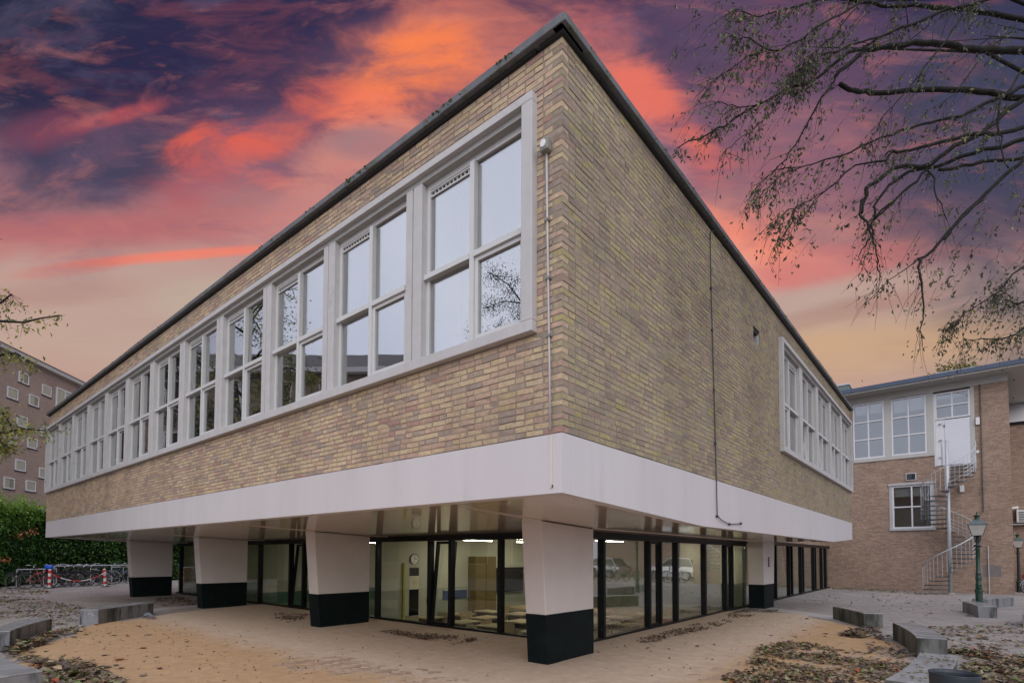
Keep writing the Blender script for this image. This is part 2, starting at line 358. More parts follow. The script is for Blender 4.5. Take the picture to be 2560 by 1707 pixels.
def glass_mat(name, f0, tint, rough=0.0):
    m = bpy.data.materials.new(name); m.use_nodes = True; MATS[name] = m
    N = m.node_tree.nodes; L = m.node_tree.links; N.clear()
    o = N.new('ShaderNodeOutputMaterial'); mix = N.new('ShaderNodeMixShader'); tr = N.new('ShaderNodeBsdfTransparent'); gl = N.new('ShaderNodeBsdfGlossy')
    tr.inputs[0].default_value = (*tint, 1); gl.inputs['Roughness'].default_value = rough; gl.inputs[0].default_value = (.97, .98, 1, 1)
    lw = N.new('ShaderNodeLayerWeight'); lw.inputs['Blend'].default_value = .5
    pw = N.new('ShaderNodeMath'); pw.operation = 'POWER'; L.new(lw.outputs['Facing'], pw.inputs[0]); pw.inputs[1].default_value = 5
    ma = N.new('ShaderNodeMath'); ma.operation = 'MULTIPLY_ADD'; L.new(pw.outputs[0], ma.inputs[0]); ma.inputs[1].default_value = 1-f0; ma.inputs[2].default_value = f0
    tc = N.new('ShaderNodeTexCoord'); nb = N.new('ShaderNodeTexNoise'); nb.inputs['Scale'].default_value = 1.1; nb.inputs['Detail'].default_value = 1; L.new(tc.outputs['Object'], nb.inputs['Vector'])
    bp = N.new('ShaderNodeBump'); bp.inputs['Strength'].default_value = .12; bp.inputs['Distance'].default_value = .02; L.new(nb.outputs['Fac'], bp.inputs['Height']); L.new(bp.outputs[0], gl.inputs['Normal'])
    L.new(ma.outputs[0], mix.inputs[0]); L.new(tr.outputs[0], mix.inputs[1]); L.new(gl.outputs[0], mix.inputs[2]); L.new(mix.outputs[0], o.inputs[0])
glass_mat('glass_upper', .40, (.80, .83, .82))
glass_mat('glass_lower', .055, (.88, .90, .85))
glass_mat('glass_side', .25, (.86, .88, .82))
glass_mat('glass_far', .16, (.75, .78, .78))
pm('lamp_milk', (.52, .50, .47), .35, .12, 6)

def leaf_mat(name, stops, rough=.5, trans=.25):
    m, N, L, b = newmat(name); b.inputs['Roughness'].default_value = rough
    a = N.new('ShaderNodeAttribute'); a.attribute_name = 'rnd'; r = N.new('ShaderNodeValToRGB'); L.new(a.outputs['Fac'], r.inputs[0]); r.color_ramp.interpolation = 'LINEAR'
    r.color_ramp.elements[0].color = (*stops[0][1], 1); r.color_ramp.elements[0].position = stops[0][0]; r.color_ramp.elements[1].color = (*stops[-1][1], 1); r.color_ramp.elements[1].position = stops[-1][0]
    for p, c in stops[1:-1]:
        e = r.color_ramp.elements.new(p); e.color = (*c, 1)
    L.new(r.outputs[0], b.inputs['Base Color'])
    if trans:
        o = N['Material Output']; tl = N.new('ShaderNodeBsdfTranslucent'); L.new(r.outputs[0], tl.inputs[0]); mx = N.new('ShaderNodeMixShader'); mx.inputs[0].default_value = trans
        L.new(b.outputs[0], mx.inputs[1]); L.new(tl.outputs[0], mx.inputs[2]); L.new(mx.outputs[0], o.inputs[0])
leaf_mat('leaf_tree', [(0, (.055, .055, .04)), (.45, (.075, .08, .045)), (.7, (.12, .13, .05)), (.88, (.22, .23, .05)), (1, (.32, .31, .06))])
leaf_mat('leaf_yellow', [(0, (.09, .11, .05)), (.4, (.16, .18, .06)), (.7, (.30, .29, .06)), (1, (.40, .36, .06))])
leaf_mat('leaf_dark', [(0, (.03, .042, .022)), (.5, (.055, .07, .03)), (1, (.11, .12, .05))])
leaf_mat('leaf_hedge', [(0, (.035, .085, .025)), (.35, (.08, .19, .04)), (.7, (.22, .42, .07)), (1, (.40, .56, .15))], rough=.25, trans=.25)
leaf_mat('leaf_fallen', [(0, (.05, .032, .024)), (.25, (.10, .065, .042)), (.42, (.19, .13, .085)), (.55, (.28, .22, .15)), (.66, (.17, .16, .055)), (.76, (.15, .21, .05)), (.85, (.33, .27, .18)), (.93, (.38, .15, .045)), (1, (.40, .085, .05))], rough=.32, trans=.0)
leaf_mat('leaf_brown', [(0, (.05, .03, .02)), (.4, (.10, .06, .035)), (.75, (.15, .10, .06)), (1, (.2, .16, .08))], rough=.6, trans=.0)

def sand_mat():
    m, N, L, b = newmat('sand'); b.inputs['Roughness'].default_value = .8; b.inputs['Specular IOR Level'].default_value = .3
    geo = N.new('ShaderNodeNewGeometry'); pos = geo.outputs['Position']
    def noise_(s, d=6, r=.6):
        n = N.new('ShaderNodeTexNoise'); n.inputs['Scale'].default_value = s; n.inputs['Detail'].default_value = d; n.inputs['Roughness'].default_value = r; L.new(pos, n.inputs['Vector']); return n.outputs['Fac']
    def M(op, a, b_=0.0):
        n = N.new('ShaderNodeMath'); n.operation = op
        for i, v in enumerate((a, b_)):
            if hasattr(v, 'links'): L.new(v, n.inputs[i])
            else: n.inputs[i].default_value = v
        return n.outputs[0]
    def mixc(f, a, c):
        n = N.new('ShaderNodeMix'); n.data_type = 'RGBA'
        for i, v in ((0, f), (6, a), (7, c)):
            if hasattr(v, 'links'): L.new(v, n.inputs[i])
            else: n.inputs[i].default_value = v
        return n.outputs[2]
    sx = N.new('ShaderNodeSeparateXYZ'); L.new(pos, sx.inputs[0])
    # rain reaches the sand only outside the overhang: damp sand has the deeper orange colour
    w = M('MAXIMUM', M('SUBTRACT', sx.outputs[0], .1), M('SUBTRACT', .35, sx.outputs[1]))
    w = M('ADD', w, M('MULTIPLY', M('SUBTRACT', noise_(.8), .5), 1.0))
    mr = N.new('ShaderNodeMapRange'); mr.interpolation_type = 'SMOOTHSTEP'; L.new(w, mr.inputs[0]); mr.inputs[1].default_value = -.45; mr.inputs[2].default_value = .55
    dry = mixc(noise_(1.7), (.52, .405, .305, 1), (.61, .485, .375, 1))
    wet = mixc(noise_(.9), (.45, .28, .14, 1), (.54, .36, .21, 1))
    c = mixc(mr.outputs[0], dry, wet)
    sp = N.new('ShaderNodeMapRange'); L.new(M('MULTIPLY', M('ADD', noise_(60, 4, .85), noise_(5, 8, .75)), .5), sp.inputs[0]); sp.inputs[1].default_value = .33; sp.inputs[2].default_value = .67; sp.inputs[3].default_value = .68; sp.inputs[4].default_value = 1.22
    mu = N.new('ShaderNodeMix'); mu.data_type = 'RGBA'; mu.blend_type = 'MULTIPLY'; mu.inputs[0].default_value = 1; L.new(c, mu.inputs[6]); L.new(sp.outputs[0], mu.inputs[7])
    L.new(mu.outputs[2], b.inputs['Base Color'])
    bp = N.new('ShaderNodeBump'); bp.inputs['Strength'].default_value = .5; bp.inputs['Distance'].default_value = .012; L.new(M('ADD', noise_(70, 4, .7), M('MULTIPLY', noise_(6), 1.5)), bp.inputs['Height']); L.new(bp.outputs[0], b.inputs['Normal'])
sand_mat()
pm('kerb_pale', (.44, .42, .41), .7, .12, 3, bump=.2, bscale=40)
pm('concrete_base', (.28, .26, .24), .8, .15, 4)

# ------------------------------------------------------------------ mesh helpers
class MB:
    def __init__(s): s.v = []; s.f = []; s.r = []
    def box(s, x0, y0, z0, x1, y1, z1, r=0.0):
        if x1 < x0: x0, x1 = x1, x0
        if y1 < y0: y0, y1 = y1, y0
        if z1 < z0: z0, z1 = z1, z0
        n = len(s.v); s.v += [(x0, y0, z0), (x1, y0, z0), (x1, y1, z0), (x0, y1, z0), (x0, y0, z1), (x1, y0, z1), (x1, y1, z1), (x0, y1, z1)]
        for q in ((0, 3, 2, 1), (4, 5, 6, 7), (0, 1, 5, 4), (1, 2, 6, 5), (2, 3, 7, 6), (3, 0, 4, 7)): s.f.append(tuple(n+i for i in q)); s.r.append(r)
        return s
    def obox(s, c, ax, ay, az):
        c = Vector(c); n = len(s.v)
        for k in ((-1, -1, -1), (1, -1, -1), (1, 1, -1), (-1, 1, -1), (-1, -1, 1), (1, -1, 1), (1, 1, 1), (-1, 1, 1)): s.v.append(tuple(c + Vector(ax)*k[0] + Vector(ay)*k[1] + Vector(az)*k[2]))
        for q in ((0, 3, 2, 1), (4, 5, 6, 7), (0, 1, 5, 4), (1, 2, 6, 5), (2, 3, 7, 6), (3, 0, 4, 7)): s.f.append(tuple(n+i for i in q)); s.r.append(0)
        return s
    def prism(s, bot, top):
        """bot, top: matching rings of 3-D points, bottom counter-clockwise seen from above"""
        n = len(s.v); k = len(bot); s.v += [tuple(p) for p in bot] + [tuple(p) for p in top]
        s.f.append(tuple(n+i for i in reversed(range(k)))); s.f.append(tuple(n+k+i for i in range(k))); s.r += [0, 0]
        for i in range(k): s.f.append((n+i, n+(i+1) % k, n+k+(i+1) % k, n+k+i)); s.r.append(0)
        return s
    def quad(s, a, b, c, d, r=0.0):
        n = len(s.v); s.v += [tuple(a), tuple(b), tuple(c), tuple(d)]; s.f.append((n, n+1, n+2, n+3)); s.r.append(r); return s
    def tube(s, pts, rad, k=6, r=0.0, closed=False):
        pts = [Vector(p) for p in pts]; m = len(pts)
        if not hasattr(rad, '__len__'): rad = [rad]*m
        n = len(s.v); nrm = None
        for i, p in enumerate(pts):
            if closed: t = pts[(i+1) % m]-pts[i-1]
            else: t = pts[min(i+1, m-1)]-pts[max(i-1, 0)]
            t = t.normalized() if t.length > 1e-9 else Vector((0, 0, 1))
            if nrm is None: nrm = t.orthogonal().normalized()
            nrm = nrm - t*nrm.dot(t)
            nrm = nrm.normalized() if nrm.length > 1e-6 else t.orthogonal().normalized()
            b = t.cross(nrm)
            for j in range(k):
                a = 2*pi*j/k; s.v.append(tuple(p + (nrm*cos(a)+b*sin(a))*rad[i]))
        for i in range(m if closed else m-1):
            i2 = (i+1) % m
            for j in range(k): s.f.append((n+i*k+j, n+i*k+(j+1) % k, n+i2*k+(j+1) % k, n+i2*k+j)); s.r.append(r)
        if not closed: s.f.append(tuple(n+j for j in reversed(range(k)))); s.f.append(tuple(n+(m-1)*k+j for j in range(k))); s.r += [r, r]
        return s
    def lathe(s, prof, c=(0, 0, 0), k=20, close=True):
        n = len(s.v); m = len(prof)
        for (r_, z) in prof:
            for j in range(k): a = 2*pi*j/k; s.v.append((c[0]+r_*cos(a), c[1]+r_*sin(a), c[2]+z))
        for i in range(m-1):
            for j in range(k): s.f.append((n+i*k+j, n+i*k+(j+1) % k, n+(i+1)*k+(j+1) % k, n+(i+1)*k+j)); s.r.append(0)
        if close: s.f.append(tuple(n+j for j in reversed(range(k)))); s.f.append(tuple(n+(m-1)*k+j for j in range(k))); s.r += [0, 0]
        return s
    def leaf(s, p, d, nrm, ln, wd, r, fold=.25):
        """leaf of four triangles folded along its midrib; d = direction of the tip"""
        p = Vector(p); d = Vector(d).normalized(); sd = d.cross(Vector(nrm))
        sd = sd.normalized() if sd.length > 1e-6 else d.orthogonal().normalized(); u = sd.cross(d)
        n = len(s.v); q = p + d*ln*.45
        s.v += [tuple(p), tuple(q + sd*wd*.5 + u*wd*fold), tuple(p + d*ln - u*ln*.08), tuple(q - sd*wd*.5 + u*wd*fold), tuple(q)]
        s.f += [(n, n+4, n+1), (n+4, n+2, n+1), (n, n+3, n+4), (n+4, n+3, n+2)]; s.r += [r]*4
        return s
    def build(s, name, mat, parent=None, smooth=False, bevel=0.0, local=False, attr=False):
        off = Vector((0, 0, 0))
        if parent is not None and not local: off = wl(parent)
        me = bpy.data.meshes.new(name)
        vv = np.array(s.v, dtype=np.float32)
        if parent is not None and not local: vv = vv - np.array(off, dtype=np.float32)
        me.from_pydata(vv.tolist(), [], s.f); me.update()
        if attr:
            at = me.attributes.new('rnd', 'FLOAT', 'FACE'); at.data.foreach_set('value', np.array(s.r, dtype=np.float32))
        if smooth: me.polygons.foreach_set('use_smooth', [True]*len(me.polygons))
        me.materials.append(MATS[mat])
        o = bpy.data.objects.new(name, me); COL.objects.link(o)
        if parent is not None: o.parent = parent
        if bevel:
            bv = o.modifiers.new('bevel', 'BEVEL'); bv.width = bevel; bv.segments = 2; bv.limit_method = 'ANGLE'
        return o
def wl(o):
    v = Vector(o.location)
    while o.parent is not None: o = o.parent; v = v + Vector(o.location)
    return v
def tag(o, label=None, cat=None, group=None, kind=None):
    if label: o['label'] = label
    if cat: o['category'] = cat
    if group: o['group'] = group
    if kind: o['kind'] = kind
    return o
def thing(name, label, cat, loc=(0, 0, 0), rz=0.0, group=None):
    o = bpy.data.objects.new(name, None); COL.objects.link(o); o.location = loc; o.rotation_euler = (0, 0, rz); o.empty_display_size = .2
    return tag(o, label, cat, group)
def copy_tree(o, parent=None):
    c = o.copy(); COL.objects.link(c)
    if parent is not None: c.parent = parent
    for ch in list(o.children): copy_tree(ch, c)
    return c
def bx(*a): return MB().box(*a)

# ------------------------------------------------------------------ ground
GX0, GX1, GY0, GY1 = -22.1, -2.47, 4.15, 27.8       # sunken ground floor: the ground sheets leave this rectangle open
BIG = 260
g = MB()
def rect(m, x0, y0, x1, y1, z): m.quad((x0, y0, z), (x1, y0, z), (x1, y1, z), (x0, y1, z))
rect(g, -BIG, -BIG, BIG, GY0, 0); rect(g, -BIG, GY1, BIG, BIG, 0); rect(g, -BIG, GY0, GX0, GY1, 0); rect(g, GX1, GY0, BIG, GY1, 0)
tag(g.build('pavement', 'paving_grey'), 'grey brick pavement of the school yard', 'pavement', kind='structure')

CL, RL = Vector((-6.5, 5.4)), 8.42          # left ring of benches
CR, RR = Vector((-10.3, 4.85)), 12.68       # right ring of benches
def in_sand(x, y):
    """signed depth inside the sandy play area (metres, >0 inside)"""
    a = RL - hypot(x-CL.x, y-CL.y)
    b = min(RR - .05 - hypot(x-CR.x, y-CR.y), x + 6.5, 12.6 - y + .35*(x+2))
    return max(a, b)
PATCH = [(-4.1, .25, 2.2, .75), (1.3, 5.2, .95, 2.8), (.5, 3.1, .6, .9), (-2.6, .6, .9, .5)]
def sand_h(x, y):
    d = in_sand(x, y) + .35*noise.noise((x*.8, y*.8, 3))
    e = min(1, max(0, d/.5)); e = e*e*(3-2*e)
    h = .022*e - .008 + .006*noise.noise((x*1.1, y*1.1, 0)) + .004*noise.noise((x*3.1, y*3.1, 5))
    p = 0
    for (cx, cy, rx, ry) in PATCH: p = max(p, 1 - ((x-cx)/rx)**2 - ((y-cy)/ry)**2)
    if p > 0: h -= .0062*min(1, p*1.3) - .006*noise.noise((x*5, y*5, 9))
    return h
st = .14; nx = int(20/st); ny = int(24/st)
V = []; F = []
xs = [-16 + i*st for i in range(nx+1)]; ys = [-7.5 + j*st for j in range(ny+1)]
for j in range(ny+1):
    for i in range(nx+1): V.append((xs[i], ys[j], sand_h(xs[i], ys[j])))
for j in range(ny):
    for i in range(nx):
        x, y = xs[i]+st/2, ys[j]+st/2
        if in_sand(x, y) < -.9 or (x < GX1-.05 and y > GY0+.05): continue
        q = j*(nx+1)+i; F.append((q, q+1, q+nx+2, q+nx+1))
m = MB(); m.v = V; m.f = F; m.r = [0]*len(F)
tag(m.build('sand', 'sand', smooth=True), 'orange sand strewn over the play area', 'sand', kind='stuff')

# pale ring strip beside the play area
for (a0, a1, r0, r1) in ((186, 214, 9.1, 9.8), (40, 62, 9.15, 9.85)):
    m = MB(); n = 16
    for i in range(n):
        A, B_ = radians(a0+(a1-a0)*i/n), radians(a0+(a1-a0)*(i+1)/n)
        m.quad((CL.x+r0*cos(A), CL.y+r0*sin(A), .005), (CL.x+r1*cos(A), CL.y+r1*sin(A), .005), (CL.x+r1*cos(B_), CL.y+r1*sin(B_), .005), (CL.x+r0*cos(B_), CL.y+r0*sin(B_), .005))
    tag(m.build('path_strip', 'kerb_pale'), 'pale concrete strip curving round the sand', 'path', kind='structure')

# clay pavers laid in herringbone, showing where the sand is thin
paving = tag(bx(-9, -2.5, -.09, 2.3, 4.1, -.012).build('clay_paving', 'concrete_base'), 'bed of clay pavers under the sand', 'paving', kind='structure')
pav = []
L_, W_ = .2, .1
rot = Matrix.Rotation(radians(40), 2)
for i in range(-110, 110):
    for j in range(-60, 60):
        # herringbone cell: one horizontal and one vertical paver per step
        for k in (0, 1):
            bxp = i*W_ + j*2*L_; byp = i*W_
            if k == 0: cx, cy, hx, hy = bxp + L_/2, byp + W_/2, L_/2, W_/2
            else: cx, cy, hx, hy = bxp + L_ + W_/2, byp + L_/2 - 0*W_, W_/2, L_/2
            p = rot @ Vector((cx, cy))
            ok = any(((p.x-a)/(rx*1.05))**2 + ((p.y-b)/(ry*1.05))**2 < 1 for a, b, rx, ry in PATCH)
            if ok and p.x > -9 and p.y > -2.4 and in_sand(p.x, p.y) > .12: pav.append((p.x, p.y, hx, hy, k))
pav.sort(key=lambda q: (q[0]-CAM.x)**2 + (q[1]-CAM.y)**2)
pmesh = {}
for k, (hx, hy) in ((0, (L_/2-.004, W_/2-.004)), (1, (W_/2-.004, L_/2-.004))):
    mm = MB(); A = rot @ Vector((hx, 0)); B_ = rot @ Vector((0, hy)); c = .004
    z0, z1, z2 = -.05, -.0035, 0
    r0 = [(-1, -1), (1, -1), (1, 1), (-1, 1)]
    def ring(s, z): return [(A.x*a*s+B_.x*b*s, A.y*a*s+B_.y*b*s, z) for a, b in r0]
    mm.prism(ring(1, z0), ring(1, z1)); mm.prism(ring(1, z1), ring(.93, z2))
    me = bpy.data.meshes.new('paver'); me.from_pydata(mm.v, [], mm.f); me.materials.append(MATS['paver_clay_single']); pmesh[k] = me
rest = MB()
for n_, (x, y, hx, hy, k) in enumerate(pav):
    z = .0085 + random.uniform(-.0015, .0015)
    if n_ < 300:
        o = bpy.data.objects.new('paver', pmesh[k]); COL.objects.link(o); o.location = (x, y, z); o.parent = paving
    else:
        A = rot @ Vector((hx-.004, 0)); B_ = rot @ Vector((0, hy-.004)); rest.obox((x, y, z-.02), (A.x, A.y, 0), (B_.x, B_.y, 0), (0, 0, .02)); rest.r[-6:] = [random.random()]*6
if rest.f:
    o = rest.build('paver_field', 'paver_clay', paving, attr=True); o['kind'] = 'stuff'

# ------------------------------------------------------------------ the school building
LX, LY = 22.48, 17.31                     # length of the front face, depth of the side face
ZB, ZBR, ZTOP = 2.185, 2.756, 6.568       # band underside, first brick course, top of bricks
ZS, ZW0, ZW1 = 2.03, 3.765, 6.15          # soffit, window band
school = thing('school_building', 'school with brick upper storey jutting over glazed ground floor and tapered columns', 'building', (0, 0, 0))
def FL(m, u0, u1, w0, w1, z0, z1): m.box(-u1, -w1, z0, -u0, -w0, z1)      # on the front face: u leftwards, w outwards
def FR(m, u0, u1, w0, w1, z0, z1): m.box(w0, u0, z0, w1, u1, z1)          # on the side face: u away, w outwards
# wall cores carrying the mortar
TH = .30
m = MB(); J = -.0025
FL(m, 0+TH, LX, J-TH, J, ZBR, ZW0+.02); FL(m, 0+TH, LX, J-TH, J, ZW1-.02, ZTOP); FL(m, TH, .31, J-TH, J, ZW0+.02, ZW1-.02); 
m.build('front_wall', 'mortar', school)
VENT = (6.13, 6.53, 5.53, 5.82)           # opening left in the side wall
m = MB(); FR(m, 0-J, VENT[0], J-TH, J, ZBR, ZTOP); FR(m, VENT[1], 7.91, J-TH, J, ZBR, ZTOP); FR(m, VENT[0], VENT[1], J-TH, J, ZBR, VENT[2]); FR(m, VENT[0], VENT[1], J-TH, J, VENT[3], ZTOP); FR(m, 7.91, LY, J-TH, J, ZBR, ZW0+.02); FR(m, 7.91, LY, J-TH, J, ZW1-.02, ZTOP)
m.build('side_wall', 'mortar_side', school)
m = MB(); m.box(-LX+.002, .32, ZBR, -LX+TH, LY-.31, ZTOP); m.box(-LX+.002, LY-TH, ZBR, -TH, LY-.002, ZTOP); m.build('rear_wall', 'brick_far', school)

CH, JT = .0625, .0155
bricks = []
def course_row(u0, u1, off):
    """list of (start, length) along a course"""
    out = []; u = u0 - off; last = 0
    while u < u1:
        h = random.random() < (.5 if last == 0 else .15)
        ln = (.1 if h else .21) + random.uniform(-.006, .006); last = 1 if h else 0
        a, b = max(u, u0), min(u+ln, u1)
        if b-a > .03: out.append((a, b))
        u += ln + JT
    return out
def lay(face, u0, u1, z0, z1, corner=False):
    n = int(round((z1-z0)/CH))
    for k in range(n):
        za = z0 + k*CH; zb = za + CH - JT; gk = int(round((za-ZBR)/CH))
        start = u0
        if corner:
            even = gk % 2 == 0
            if face == 'F': cl = .21 if even else .10
            else: cl = .10 if even else .21
            if (face == 'F') == even: bricks.append((face, 0.0, cl, za, zb, True))
            start = cl + JT
        for a, b in course_row(start, u1, 0 if corner else random.uniform(0, .2)): bricks.append((face, a, b, za, zb, False))
lay('F', 0, LX, ZBR, ZW0-.005, True); lay('F', 0, .30, ZBR+16*CH, ZW1, True); lay('F', 0, LX, ZBR+54*CH, ZTOP, True)
lay('R', 0, 7.89, ZBR, ZTOP, True); lay('R', 7.89+JT, LY, ZBR, ZW0-.005); lay('R', 7.89+JT, LY, ZBR+54*CH, ZTOP); lay('R', 17.12, LY, ZBR+16*CH, ZW1)
def bdist(b):
    u = (b[1]+b[2])/2; z = (b[3]+b[4])/2
    p = Vector((-u, 0, z)) if b[0] == 'F' else Vector((0, u, z)); d = p-CAM
    n_ = Vector((0, -1, 0)) if b[0] == 'F' else Vector((1, 0, 0)); ca = max(.02, -d.normalized().dot(n_))
    return -(b[2]-b[1])*ca/d.length_squared
bricks = [b for b in bricks if not (b[0] == 'R' and b[2] > VENT[0] and b[1] < VENT[1] and b[4] > VENT[2] and b[3] < VENT[3])]
bricks.sort(key=bdist)
singles = {}
def single_mesh(face, ln, cor):
    key = (face, round(ln*50), cor, random.randrange(3))
    if key in singles: return singles[key]
    L2 = round(ln*50)/50; h = CH-JT; j = lambda: random.uniform(-.0035, .0035)
    dp = .10 if cor else .05
    vs = []
    for u in (0, L2):
        for w in (0, -dp):
            for z in (0, h): vs.append([u+j(), w+(j() if w == 0 or cor else 0), z+j()])
    if face == 'F': vv = [(-u, -w, z) for u, w, z in vs]
    else: vv = [(w, u, z) for u, w, z in vs]
    # index = u*4 + w*2 + z
    fc = [(0, 1, 5, 4), (0, 4, 6, 2), (1, 3, 7, 5), (0, 2, 3, 1), (4, 5, 7, 6), (2, 6, 7, 3)]
    if face == 'R': fc = [tuple(reversed(q)) for q in fc]
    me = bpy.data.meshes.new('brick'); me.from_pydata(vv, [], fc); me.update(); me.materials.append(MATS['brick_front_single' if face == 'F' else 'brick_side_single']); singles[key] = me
    return me
joined = {'F': MB(), 'R': MB()}
for n_, (face, a, b, za, zb, cor) in enumerate(bricks):
    w = random.choice((0, .001, .002, .003)) + random.uniform(-.001, .001); dz = random.uniform(-.0015, .0015)
    if n_ < 300:
        o = bpy.data.objects.new('brick', single_mesh(face, b-a, cor)); COL.objects.link(o); o.parent = school
        o.location = (-a, -w, za+dz) if face == 'F' else (w, a, za+dz)
    else:
        mb = joined[face]; j = lambda: random.uniform(-.003, .003)
        k0 = len(mb.v); dp = .10 if cor else .04
        if cor: mb.box(*((-b, -w, za+dz, 0, dp, zb+dz) if face == 'F' else (-dp, 0, za+dz, w, b, zb+dz)), random.random()); continue
        if face == 'F':
            q = [(-a+j(), -w+j(), za+j()), (-b+j(), -w+j(), za+j()), (-b+j(), -w+j(), zb+j()), (-a+j(), -w+j(), zb+j()), (-a, dp, za), (-b, dp, za), (-b, dp, zb), (-a, dp, zb)]
        else:
            q = [(w+j(), b+j(), za+j()), (w+j(), a+j(), za+j()), (w+j(), a+j(), zb+j()), (w+j(), b+j(), zb+j()), (-dp, b, za), (-dp, a, za), (-dp, a, zb), (-dp, b, zb)]
        mb.v += q
        mb.f += [tuple(k0+i for i in t) for t in ((0, 3, 2, 1), (0, 1, 5, 4), (1, 2, 6, 5), (2, 3, 7, 6), (3, 0, 4, 7))]; mb.r += [random.random()]*5
o = joined['F'].build('brick_courses', 'brick_front', school, attr=True); o['kind'] = 'stuff'; o['label'] = 'ochre brick courses of the long window front'
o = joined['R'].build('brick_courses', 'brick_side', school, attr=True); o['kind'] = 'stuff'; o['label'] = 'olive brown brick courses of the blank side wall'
# square vent opening in the side wall
y0, y1, z0, z1 = VENT
bx(-.30, y0-.02, z0-.02, -.14, y1+.02, z1+.02).build('vent_recess', 'vent_red', school)
bx(-.139, y0+.01, z1-.07, -.03, y1-.01, z1-.002).build('vent_hood', 'grille_dark', school)
bx(-.139, y1-.05, z0+.002, -.02, y1-.005, z1-.072).build('vent_frame', 'steel_galv', school)

# roof and roof edge
m = MB(); m.box(-LX+.03, .03, ZTOP-.12, -.03, LY-.03, ZTOP+.05); m.build('roof', 'roof_felt', school)
m = MB(); m.box(-LX-.04, -.035, ZTOP+.002, -.30, .25, ZTOP+.03); m.box(-.25, -.035, ZTOP+.002, .035, LY, ZTOP+.03); m.build('eaves_board', 'roof_under', school)
n = 12
for i in range(n):
    a, b = -.30 + i*(LX+.36)/n, -.30 + (i+1)*(LX+.36)/n; dz = random.uniform(-.006, .006)
    FLm = MB(); FL(FLm, a+ (0 if i else .236)+.003, b-.003, -.3, .095+random.uniform(-.004, .004), ZTOP+.031, ZTOP+.115+dz); FLm.build('roof_edge_strip', 'roof_edge', school, bevel=.008)
n = 9
for i in range(n):
    a, b = -.095 + i*(LY+.19)/n, -.095 + (i+1)*(LY+.19)/n
    m = MB(); FR(m, a+.003, b-.003, -.3 if i else -.06, .095+random.uniform(-.004, .004), ZTOP+.031, ZTOP+.115+random.uniform(-.005, .005)); m.build('roof_edge_strip', 'roof_edge', school, bevel=.008)
m = MB()
for i in range(900):
    if random.random() < .6: u = abs(random.gauss(0, 3.0)) if random.random() < .5 else random.uniform(0, LX); p = Vector((-u+.05, -.085, ZTOP+.11))
    else: u = random.uniform(0, LY); p = Vector((.08, u, ZTOP+.11))
    if noise.noise((p.x*1.7, p.y*1.7, 4)) < .05: continue
    s = random.uniform(.004, .012); c = p + Vector((random.uniform(-.01, .015), random.uniform(-.015, .01), random.uniform(-.05, .006)))
    m.obox(c, (s*random.uniform(.6, 1.6), s*.3, 0), (-s*.3, s, s*.2), (0, -s*.2, s*random.uniform(.4, .8)))
o = m.build('moss', 'moss', school); o['kind'] = 'stuff'

# white band with the tapering cantilever soffit
T = .14
m = MB(); m.prism([(-LX+.003, .003, ZB), (-.003-T*0, .003, ZB), (-.003, .003+T, ZB-.006), (-LX+.003, .003+T, ZB-.006)], [(-LX+.003, .003, ZBR-.008), (-.003, .003, ZBR-.008), (-.003, .003+T, ZBR-.008), (-LX+.003, .003+T, ZBR-.008)])
m.build('fascia_band', 'band_white', school)
KY = 3.5
def side_band(xo, xi, name):
    prof = [(.144, ZB-.0064), (KY, ZS), (LY-KY, ZS), (LY-.003, ZB), (LY-.003, ZBR-.008), (.144, ZBR-.008)]
    n = len(prof); m = MB()
    a = [(xo, y, z) for y, z in prof]; b = [(xi, y, z) for y, z in prof]
    m.v = a+b; m.f = [tuple(range(n)), tuple(reversed(range(n, 2*n)))] + [(i, n+i, n+(i+1) % n, (i+1) % n) for i in range(n)]; m.r = [0]*len(m.f)
    return m.build(name, 'band_white', school)
side_band(-.003, -.003-T, 'fascia_band'); side_band(-LX+.003+T, -LX+.003, 'fascia_band')
# soffit: lip round the edge, recessed panels, ribs running out from the columns
def zs(y): return ZB - (ZB-ZS)*min(1, max(0, min(y, LY-y))/KY)
def soffit(x0, x1, y0, y1, dz, name, cuts=()):
    ysn = sorted({y0, y1, *[c for c in (KY, LY-KY) if y0 < c < y1]})
    m = MB()
    for a, b in zip(ysn[:-1], ysn[1:]):
        m.prism([(x0, a, zs(a)+dz), (x1, a, zs(a)+dz), (x1, b, zs(b)+dz), (x0, b, zs(b)+dz)], [(x0, a, zs(a)+dz+.12), (x1, a, zs(a)+dz+.12), (x1, b, zs(b)+dz+.12), (x0, b, zs(b)+dz+.12)])
    return m.build(name, 'soffit_gloss', school)
LIP = .46
soffit(-LX+.15, -.146, .146, LIP, .004, 'soffit_lip'); soffit(-LIP, -.146, LIP+.002, LY-.2, .004, 'soffit_lip')
COLX = [(-2.20, -1.83), (-8.37, -7.99), (-14.78, -14.40), (-21.24, -20.86)]
xe = [-LIP-.012]
for a, b in COLX: xe += [b, a]
xe.append(-LX+.16)
for i in range(0, len(xe), 2): soffit(xe[i+1]+.006, xe[i]-.006, LIP+.012, LY-.2, .022, 'soffit_panel')
for a, b in COLX: soffit(a, b, LIP+.006, LY-.25, .010, 'soffit_rib')

